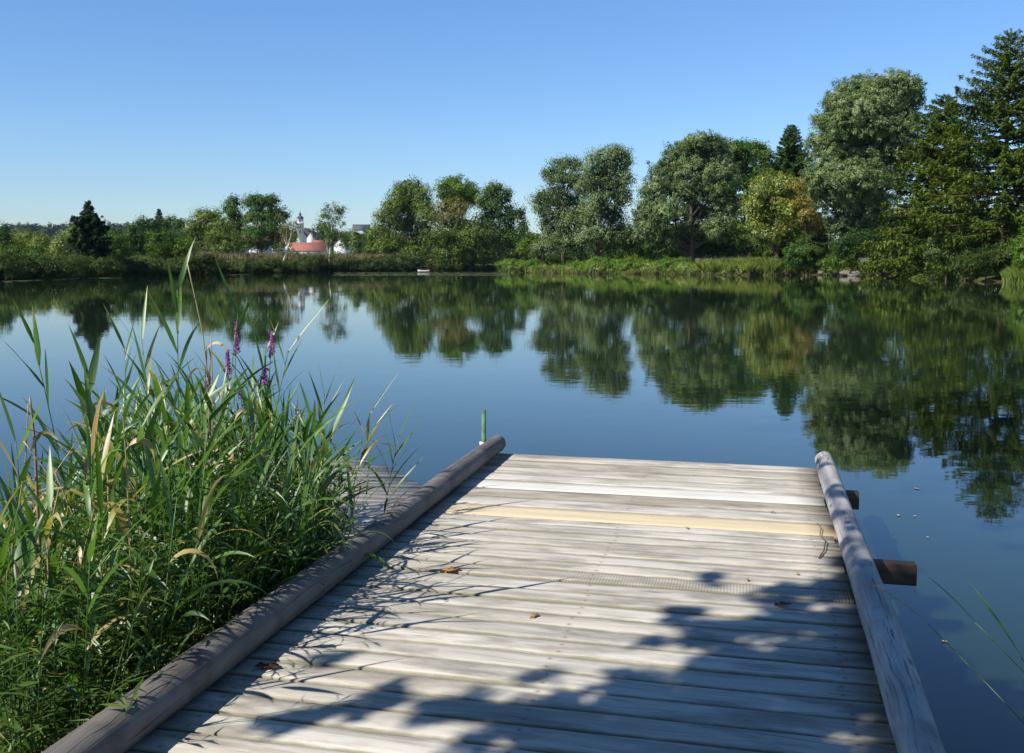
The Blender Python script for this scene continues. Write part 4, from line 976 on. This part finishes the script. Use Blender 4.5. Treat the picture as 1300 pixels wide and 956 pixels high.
# dry canes
def cane(pts, label, seed, r=.005, nleaf=2, t=.6, flag=None):
    rg = np.random.default_rng(seed); P = np.array([at(*p) for p in pts])
    g_ = P[0].copy(); g_[2] = max(gz(g_[0], g_[1]), -.3)-.02; P = np.vstack([g_, P])
    root = empty('dry_cane', tuple(P[0]), label, 'reed', 'dead straw canes among the reeds' if not flag else 'thin straw canes in the clump')
    s = np.linspace(0, 1, 16); q = np.linspace(0, 1, len(P))
    PP = np.stack([np.interp(s, q, P[:, k]) for k in range(3)], 1)
    mb = MB(); add_tube(mb, PP, np.linspace(r, r*.5, 16), n=6, t=t); mb.build('stem', LM['straw'], root, smooth=True)
    for i in range(nleaf):
        p = PP[rg.integers(7, 15)]; a = rg.uniform(0, 6.28); D0 = np.array([math.cos(a)*.6, math.sin(a)*.4, .9])
        V, Q = strip(p, D0, np.array([-math.sin(a), math.cos(a), .3]), rg.uniform(.15, .3), rg.uniform(.015, .025), rg, rg.uniform(2, 5), twist=rg.normal(0, 3))
        MB().add(V, Q, rg.uniform(.3, .9)).build('leaf', LM['straw'], root)
cane([(262, 640, 4.9), (266, 500, 4.9), (257, 420, 4.9), (238, 335, 4.9)], 'tall curved straw cane, bare at the top, near the tallest reed', 1, nleaf=1)
cane([(268, 640, 4.85), (270, 520, 4.85), (268, 425, 4.85)], 'straight straw cane topped by two folded tan leaves', 2, nleaf=3)
cane([(50, 690, 4.0), (44, 560, 4.0), (38, 505, 4.0)], 'thick brown broken cane at the left over the water', 3, r=.008, nleaf=0, t=.35)
cane([(15, 700, 4.0), (32, 590, 4.0), (36, 512, 4.0)], 'thin brown cane crossing the thick broken one', 4, r=.004, nleaf=0)
cane([(140, 720, 4.4), (137, 600, 4.4), (128, 545, 4.4)], 'bundled tan cane with drooping dry leaves near the middle of the clump', 5, r=.007, nleaf=6)
cane([(255, 700, 5.0), (258, 560, 5.0), (262, 440, 5.0)], 'pale thin cane standing close to the straight straw cane', 6, r=.004, nleaf=1)
cane([(60, 690, 3.9), (75, 620, 3.9), (30, 560, 3.9)], 'bent tan cane kinked above the left undergrowth', 7, r=.005, nleaf=1)
cane([(95, 660, 4.2), (70, 600, 4.2), (98, 560, 4.3)], 'short forked straw cane left of the bundled one', 8, r=.004, nleaf=2)
for i in range(16):
    x, y, px = clump_xy(rm, 3.6, 5.6); e = np.interp(px, env_x, env_y)+rm.uniform(10, 130); d_ = rm.normal(0, 28)
    cane([(px, e+150, y), (px+d_*.4, e+70, y), (px+d_, e, y)], 'thin straw coloured cane standing in the thick of the clump', 40+i, r=rm.uniform(.002, .0045), nleaf=int(rm.integers(1, 4)), flag=1)
# folded tan leaves of the straw canes
rg = np.random.default_rng(9)

# purple loosestrife
def herb(mbS, mbL, base, tip, rg, n=26, L=.085, W=.017, t0=.35):
    P = stem_curve(base, tip, rg.normal(0, .02, 3), 6)
    add_tube(mbS, P, np.linspace(.003, .0015, 6), n=4, t=.5, cap=False)
    s = np.sort(rg.uniform(.15, 1, n)); o = np.stack([np.interp(s, np.linspace(0, 1, 6), P[:, k]) for k in range(3)], 1)
    a = rg.uniform(0, 6.283, n); el = rg.uniform(.2, 1.1, n)
    D = np.stack([np.cos(a)*np.cos(el), np.sin(a)*np.cos(el), np.sin(el)*.8], 1)
    S = unit(np.cross(D, np.array([0, 0, 1.0]))+rg.normal(0, .3, (n, 3)))
    Ls = (L*rg.uniform(.6, 1.4, n)*(1.25-s*.5))[:, None]; Ws = W*rg.uniform(.7, 1.3, n)[:, None]
    dn = np.array([0, 0, -1])*Ls*.18
    V = np.stack([o, o+D*Ls*.4+S*Ws/2, o+D*Ls*.4-S*Ws/2, o+D*Ls+dn, o+D*Ls*.42+np.array([0, 0, -.002])], 1).reshape(-1, 3)
    k = np.arange(n)*5
    Q = np.concatenate([np.stack([k, k+1, k+3, k+4], 1), np.stack([k, k+4, k+3, k+2], 1)])
    t_ = np.clip(rg.normal(t0, .16, n), 0, 1)
    mbL.add(V, Q, np.concatenate([t_, t_]))
FL = [((300, 418), 5.3, .13, 'purple flower spike standing highest right of the straw canes'), ((289, 452), 5.2, .10, 'purple flower spike just left of and below the highest one'),
      ((345, 428), 5.4, .10, 'pink-purple flower spike at the fanning reed'), ((305, 494), 5.3, .05, 'small purple flower head low in the middle of the reeds'),
      ((265, 482), 5.0, .06, 'faded purple flower head against the straw canes'), ((378, 523), 5.6, .05, 'small pink flower head nearest the open water'), ((336, 472), 5.4, .07, 'slim mauve flower spike below the fanning reed')]
for i, ((fx, fy), Y_, hs, lab) in enumerate(FL):
    rg = np.random.default_rng(60+i); tp = at(fx, fy, Y_)
    b = np.array([tp[0]+rg.normal(0, .06), tp[1], max(gz(tp[0], tp[1]), -.2)])
    root = empty('loosestrife', tuple(b), lab, 'flower', 'purple loosestrife among the reeds')
    S_, L_ = MB(), MB(); herb(S_, L_, b, tp, rg, 46, .075, .014); S_.build('stem', LM['herb'], root); L_.build('foliage', LM['herb'], root)
    n = int(240*hs/.1); zz = rg.uniform(-hs, .3*hs, n); a = rg.uniform(0, 6.28, n); rr2 = .014*(1-.6*(zz+hs)/(1.3*hs))*rg.uniform(.5, 1.3, n)
    Pp = tp+np.stack([rr2*np.cos(a), rr2*np.sin(a), zz], 1)
    v, q = leaf_quads(Pp, unit(rg.normal(size=(n, 3))), .013, .008, rg); MB().add(v, q, rg.random(n)).build('flower_spike', LM['flower'], root)

# leafy undergrowth
rg = np.random.default_rng(31); S_, L_ = MB(), MB()
for i in range(900):
    x, y, px = clump_xy(rg, 2.9, 6.6)
    if i % 5 == 0: px = rg.uniform(180, 410); y = rg.uniform(3.6, 6.0); x = (px-650)/F*y; x = min(x, (-2.06-y*VX[1])/VX[0])
    e = np.interp(px, env_x, env_y)+55; zmax = H-(e-331)/F*y
    z0 = max(gz(x, y), -.2); zt = max(z0+.2, zmax*rg.uniform(.3, .85))
    tip = np.array([x+rg.normal(0, .12), y+rg.normal(0, .12), zt])
    herb(S_, L_, (x, y, z0), tip, rg, int(16+26*(zt-z0)), rg.uniform(.10, .19), rg.uniform(.008, .016), (.3 if rg.random() < .82 else .6) if px > 230 or rg.random() < .4 else .6)
L_.v += []; n0 = L_.n
for v_, f_, t_ in zip(S_.v, S_.f, S_.t): pass
L_.add(np.concatenate(S_.v), np.concatenate(S_.f), np.concatenate(S_.t))
tag(L_.build('undergrowth', LM['herb']), 'dense leafy undergrowth filling the foot of the reeds', 'undergrowth', kind='stuff')
# straw litter and grass on the near bank
mb = MB(); P = []
while len(P) < 5200:
    x, y, px = clump_xy(rg, 2.6, 5.4); P.append((x, y, max(gz(x, y), -.05)))
P = np.array(P); blades(mb, P, .34, .010, rg, .8, .45, .3)
tag(mb.build('bank_grass', LM['herb']), 'low tangled grass on the near bank under the reeds', 'grass', kind='stuff')
mb = MB(); P = []
while len(P) < 1500:
    x, y, px = clump_xy(rg, 2.9, 5.6); P.append((x, y, max(gz(x, y), 0)+rg.uniform(.0, .35)))
P = np.array(P); n = len(P); a = rg.uniform(0, 6.28, n); D = np.stack([np.cos(a), np.sin(a), rg.normal(0, .45, n)], 1)
v, q = leaf_quads(P, unit(rg.normal(size=(n, 3))), rg.uniform(.12, .38, n), rg.uniform(.005, .013, n), rg, 0, D)
mb.add(v, q, rg.random(n)); tag(mb.build('straw_litter', LM['straw']), 'dry straw and dead leaves tangled low in the reeds', 'straw', kind='stuff')

# reeds right of the jetty, in the shade
for i, (b, t_, lab) in enumerate([((2.35, 2.35), (1178, 792, 3.45), 'dark reed blade sloping up beside the pale log'),
                                  ((2.45, 2.5), (1238, 790, 3.0), 'dark reed at the bottom right over the water'),
                                  ((2.2, 2.2), (1296, 835, 2.8), 'dark upright reed in the bottom right corner')]):
    tp = at(*t_); reed((b[0], b[1], gz(*b)-.02), tp, lab, 500+i, 3, (.2, .3), (.012, .018), separate=True, group='reeds right of the jetty', first=.5, r=.004, spread=(.1, .4), arch=(.3, .6))

# ------------------------------------------------------------------ small things on the deck and water
def deadleaf(px, py, s, t, label, seed, z=DZ, name='fallen_leaf', flat=False, grp='fallen leaves on the deck'):
    rg = np.random.default_rng(seed); c = onz(px, py, z+.004); n = 11
    a = np.linspace(0, 6.283, n, endpoint=False); rr2 = s*(.65+.35*np.sin(a*2.5+1)**2)*rg.uniform(.85, 1.15, n)
    rot = rg.uniform(0, 6.28); X_ = rr2*np.cos(a)*1.5; Y_ = rr2*np.sin(a)*.75
    zc = 0 if flat else 1
    Zs = zc*(s*.45*(np.sin(a*3+rot)**2))+.0015
    x2 = X_*math.cos(rot)-Y_*math.sin(rot); y2 = X_*math.sin(rot)+Y_*math.cos(rot)
    V = np.vstack([np.stack([x2, y2, Zs], 1)+c, c+np.array([0, 0, .002])])
    V2 = V+np.array([0, 0, .0012])
    mb = MB(); mb.v.append(np.vstack([V, V2])); mb.n = 2*(n+1); j = np.arange(n); k2 = (j+1) % n
    mb.f.append(np.vstack([np.stack([k2, j, np.full(n, n)], 1), np.stack([j+n+1, k2+n+1, np.full(n, 2*n+1)], 1)])); mb.t.append(np.full(2*n, t))
    mb.f.append(np.stack([j, k2, k2+n+1, j+n+1], 1)); mb.t.append(np.full(n, t))
    tag(mb.build(name, LM['litter'], loc=tuple(c)), label, 'leaf', grp)
deadleaf(573, 725, .035, .5, 'orange curled leaf on the ribbed plank', 1)
deadleaf(678, 783, .022, .55, 'small tan crumpled leaf in the middle of the deck', 2)
deadleaf(993, 769, .032, .05, 'dark red leaf in the dappled shade of the deck', 3)
deadleaf(341, 848, .036, .1, 'reddish brown leaf near the thick log at the front', 4)
deadleaf(949, 737, .012, .6, 'tiny yellow leaf just outside the shade', 5)
deadleaf(980, 651, .020, .9, 'pale leaf fragment above the yellow plank', 6)
deadleaf(872, 671, .016, .95, 'cream leaf fragment on the lower edge of the yellow plank', 7)
deadleaf(1012, 729, .014, .95, 'white speck of leaf near the pale log', 8)
for q, (a_, b_, s_, l_) in enumerate([(1164, 620, .03, 'pale leaf floating straight out from the right log, farthest of the floating ones'), (1141, 654, .016, 'floating white leaf left of its close neighbour'), (1162, 655, .011, 'smallest floating leaf between the two beam ends'), (1178, 682, .010, 'tiny white fleck floating level with the twig'), (1199, 814, .012, 'white fleck floating near the dark reed blades')]):
    deadleaf(a_, b_, s_, .95, l_, 20+q, z=0, name='floating_leaf', flat=True, grp='leaves floating near the jetty')
tw = [onz(px, py, DZ+.008) for px, py in [(1037, 664), (1042, 672), (1041, 680), (1048, 690), (1046, 700), (1040, 708)]]
mb = MB(); add_tube(mb, np.array(tw)+np.array([[0, 0, .0], [0, 0, .012], [0, 0, .004], [0, 0, .014], [0, 0, .006], [0, 0, 0]]), [.0018, .0022, .0025, .003, .0035, .005], n=6, t=.3)
tag(mb.build('twig', M['bark'], loc=tuple(tw[2]), smooth=True), 'crooked dry twig lying across the yellow plank', 'twig')

# ------------------------------------------------------------------ the tree behind the viewer that shades the deck
EL, AZ = rad(42), rad(236)             # sun: behind and to the left
SUN = np.array([math.sin(AZ)*math.cos(EL), math.cos(AZ)*math.cos(EL), math.sin(EL)])
shade = [  # where its clumps throw shade on the deck (photo x, y) and the clump's size in metres
 (1040,770,.34),(1090,800,.40),(1000,800,.30),(945,812,.22),(895,800,.15),(865,778,.10),(905,737,.09),(1000,745,.12),(1080,745,.16),
 (1110,860,.5),(1020,860,.45),(930,870,.38),(860,888,.24),(780,892,.2),(700,892,.17),(630,900,.15),(560,910,.15),(465,893,.12),(425,838,.07),(390,915,.12),
 (1120,690,.12),(1090,650,.07),(1060,610,.05),(1050,602,.05),(1066,642,.09),(1078,672,.08),(1096,712,.14),(1106,742,.15),(1128,800,.2),(1140,780,.24),(1180,840,.4),(980,930,.6),(820,960,.6),(700,985,.4),(560,1010,.3),(1150,940,.6),
 (1260,900,.5),(1350,820,.6),(280,850,.10)]
rg = np.random.default_rng(41); L3 = []
for (a_, b_, r_) in shade:
    p = onz(a_, b_, DZ); t_ = 4.6+(1000-b_)*.007+rg.uniform(-.4, .8)
    L3.append((p+SUN*t_, np.array([r_, r_, r_])*1.0))
for gx, gy, tt, r_ in [(2.5, 2.0, 6, .7), (3.3, 3.0, 6.5, .7), (1.8, 1.2, 6, .9), (.6, .8, 6, 1.0)]: L3.append((np.array([gx, gy, DZ])+SUN*tt, np.array([r_]*3)))
C = np.array([l[0] for l in L3]); cen = C.mean(0)
tb = (-6.4, -11.5); tb = (tb[0], tb[1], gz(*tb))
root = empty('ash_tree', tb, 'leafy tree on the near bank behind the jetty, its shade falling on the deck', 'tree')
cm = MB()
for c, r in L3:
    r = r*(.88 if r[0] < .3 else .66); n = int(1100*(r[0]/.3)**2)+70
    sc_ = rg.normal(0, .5, (7, 3))*r
    P = c+sc_[rg.integers(0, 7, n)]+rg.normal(0, .19, (n, 3))*r
    v, q = leaf_quads(P, unit(rg.normal(size=(n, 3))+np.array([0, 0, .6])), rg.uniform(.06, .10, n), rg.uniform(.028, .042, n), rg)
    cm.add(v, q, rg.random(n))
# rest of its crown, unseen, thickened to block sky light; shade falls behind viewer
big = [(np.array([gx, gy, DZ])+SUN*tt, (r_, r_, r_*.85)) for gx, gy, tt, r_ in [(.3, -2.2, 12, 2.3), (-2.2, -3.2, 13, 2.4), (2.8, -2.6, 12, 2.3), (.6, -5.0, 13.5, 2.6), (-1.6, -5.6, 11, 2.4), (3.4, -5.4, 11.5, 2.4), (5.2, -1.8, 11, 2.0), (-.5, -8.5, 13, 2.8), (3.2, -9, 14, 2.8), (-5.5, -7, 12, 2.6)]]
big = [(np.array(a), np.array(b)) for a, b in big]
crown(cm, big, .2, rg, .7, .3)
cm.build('crown', LM['green'], root)
tm = MB(); branchy_trunk(tm, tb, big, .24, rg, n=12)
st = big[0][0]+np.array([-.8, -1.2, -.6])
for kx in range(7):
    tgt = C[np.argsort(rg.random(len(C)))[:1]][0]
    u2 = np.linspace(0, 1, 7)[:, None]; mid = (st+tgt)/2+np.array([0, 0, .8])
    add_tube(tm, (1-u2)**2*st+2*u2*(1-u2)*mid+u2**2*tgt, np.linspace(.07, .012, 7), n=6)
tm.build('trunk', M['bark'], root, smooth=True)

root = empty('lime_tree', (5.6, -3.4, gz(5.6, -3.4)), 'unseen leafy tree added over the jetty to block sky light', 'tree')  # added out of view, its canopy darkens the shade on the deck
big2 = [(np.array([gx, gy, DZ])+SUN*tt, np.array([r_, r_, r_*.8])) for gx, gy, tt, r_ in [(6.2, 8.0, 14, 2.2), (5.6, 11.4, 16, 2.3), (8.4, 6.2, 13.5, 2.3), (9, 10, 14.5, 2.6), (10.8, 5, 13.5, 2.4), (12, 9, 16, 2.6), (8, 13, 17, 2.4), (12.5, 3, 12.5, 2.3)]]
cm = MB(); crown(cm, big2, .2, rg, .7, .3); cm.build('crown', LM['green'], root)
tm = MB(); branchy_trunk(tm, (5.6, -3.4, gz(5.6, -3.4)), big2, .22, rg, n=12); tm.build('trunk', M['bark'], root, smooth=True)

# ------------------------------------------------------------------ air
hm, hnt, hout = newmat('pale_air'); hv = hnt.nodes.new('ShaderNodeVolumePrincipled')
hv.inputs['Color'].default_value = (.62, .76, 1.0, 1); hv.inputs['Density'].default_value = .000045; hv.inputs['Anisotropy'].default_value = .0
hnt.links.new(hv.outputs[0], hout.inputs['Volume'])
mb = MB(); box(mb, (0, 400, 50), (6000, 6000, 106)); tag(mb.build('haze', hm), kind='stuff')

# ------------------------------------------------------------------ light, sky, camera
w = bpy.data.worlds.new('World'); SC.world = w; w.use_nodes = True
nt = w.node_tree; bg = nt.nodes['Background']
sky = nt.nodes.new('ShaderNodeTexSky'); sky.sky_type = 'NISHITA'; sky.sun_disc = False
sky.sun_elevation = EL; sky.sun_rotation = AZ; sky.air_density = 1.0; sky.dust_density = .05; sky.ozone_density = 3.0; sky.altitude = 400
hs_ = nt.nodes.new('ShaderNodeHueSaturation'); hs_.inputs['Saturation'].default_value = 1.2; hs_.inputs['Hue'].default_value = .505
nt.links.new(sky.outputs[0], hs_.inputs['Color']); 
tcw = nt.nodes.new('ShaderNodeTexCoord'); sp = nt.nodes.new('ShaderNodeSeparateXYZ'); nt.links.new(tcw.outputs['Generated'], sp.inputs[0])
cr_ = nt.nodes.new('ShaderNodeValToRGB'); nt.links.new(sp.outputs[2], cr_.inputs[0])
cr_.color_ramp.elements[0].position = 0; cr_.color_ramp.elements[0].color = (.50, .56, .66, 1); cr_.color_ramp.elements[1].position = .30; cr_.color_ramp.elements[1].color = (.95, .97, 1.0, 1)
e_ = cr_.color_ramp.elements.new(.12); e_.color = (.74, .79, .86, 1)
mx = nt.nodes.new('ShaderNodeMix'); mx.data_type = 'RGBA'; mx.blend_type = 'MULTIPLY'; mx.inputs[0].default_value = 1
nt.links.new(hs_.outputs[0], mx.inputs[6]); nt.links.new(cr_.outputs[0], mx.inputs[7]); nt.links.new(mx.outputs[2], bg.inputs[0]); bg.inputs[1].default_value = .115
sl = bpy.data.lights.new('sun', 'SUN'); sl.energy = 5.0; sl.angle = rad(.53); sl.color = (1, .95, .87)
so = bpy.data.objects.new('sun', sl); COL.objects.link(so)
so.rotation_euler = Vector(-SUN).to_track_quat('-Z', 'Y').to_euler()
cam = bpy.data.cameras.new('camera'); co = bpy.data.objects.new('camera', cam); COL.objects.link(co)
co.location = (0, 0, H); co.rotation_euler = (math.pi/2-PITCH, 0, 0)
cam.sensor_fit = 'HORIZONTAL'; cam.sensor_width = 36; cam.lens = 36*F/1300
cam.shift_y = -45/1300; cam.clip_start = .05; cam.clip_end = 8000
SC.camera = co
SC.view_settings.view_transform = 'Standard'; SC.view_settings.look = 'None'; SC.view_settings.gamma = 1; SC.view_settings.exposure = .58
SC.view_settings.use_curve_mapping = False
cy = SC.cycles; cy.max_bounces = 6; cy.diffuse_bounces = 3; cy.glossy_bounces = 3; cy.transmission_bounces = 4; cy.transparent_max_bounces = 4
cy.sample_clamp_indirect = 4
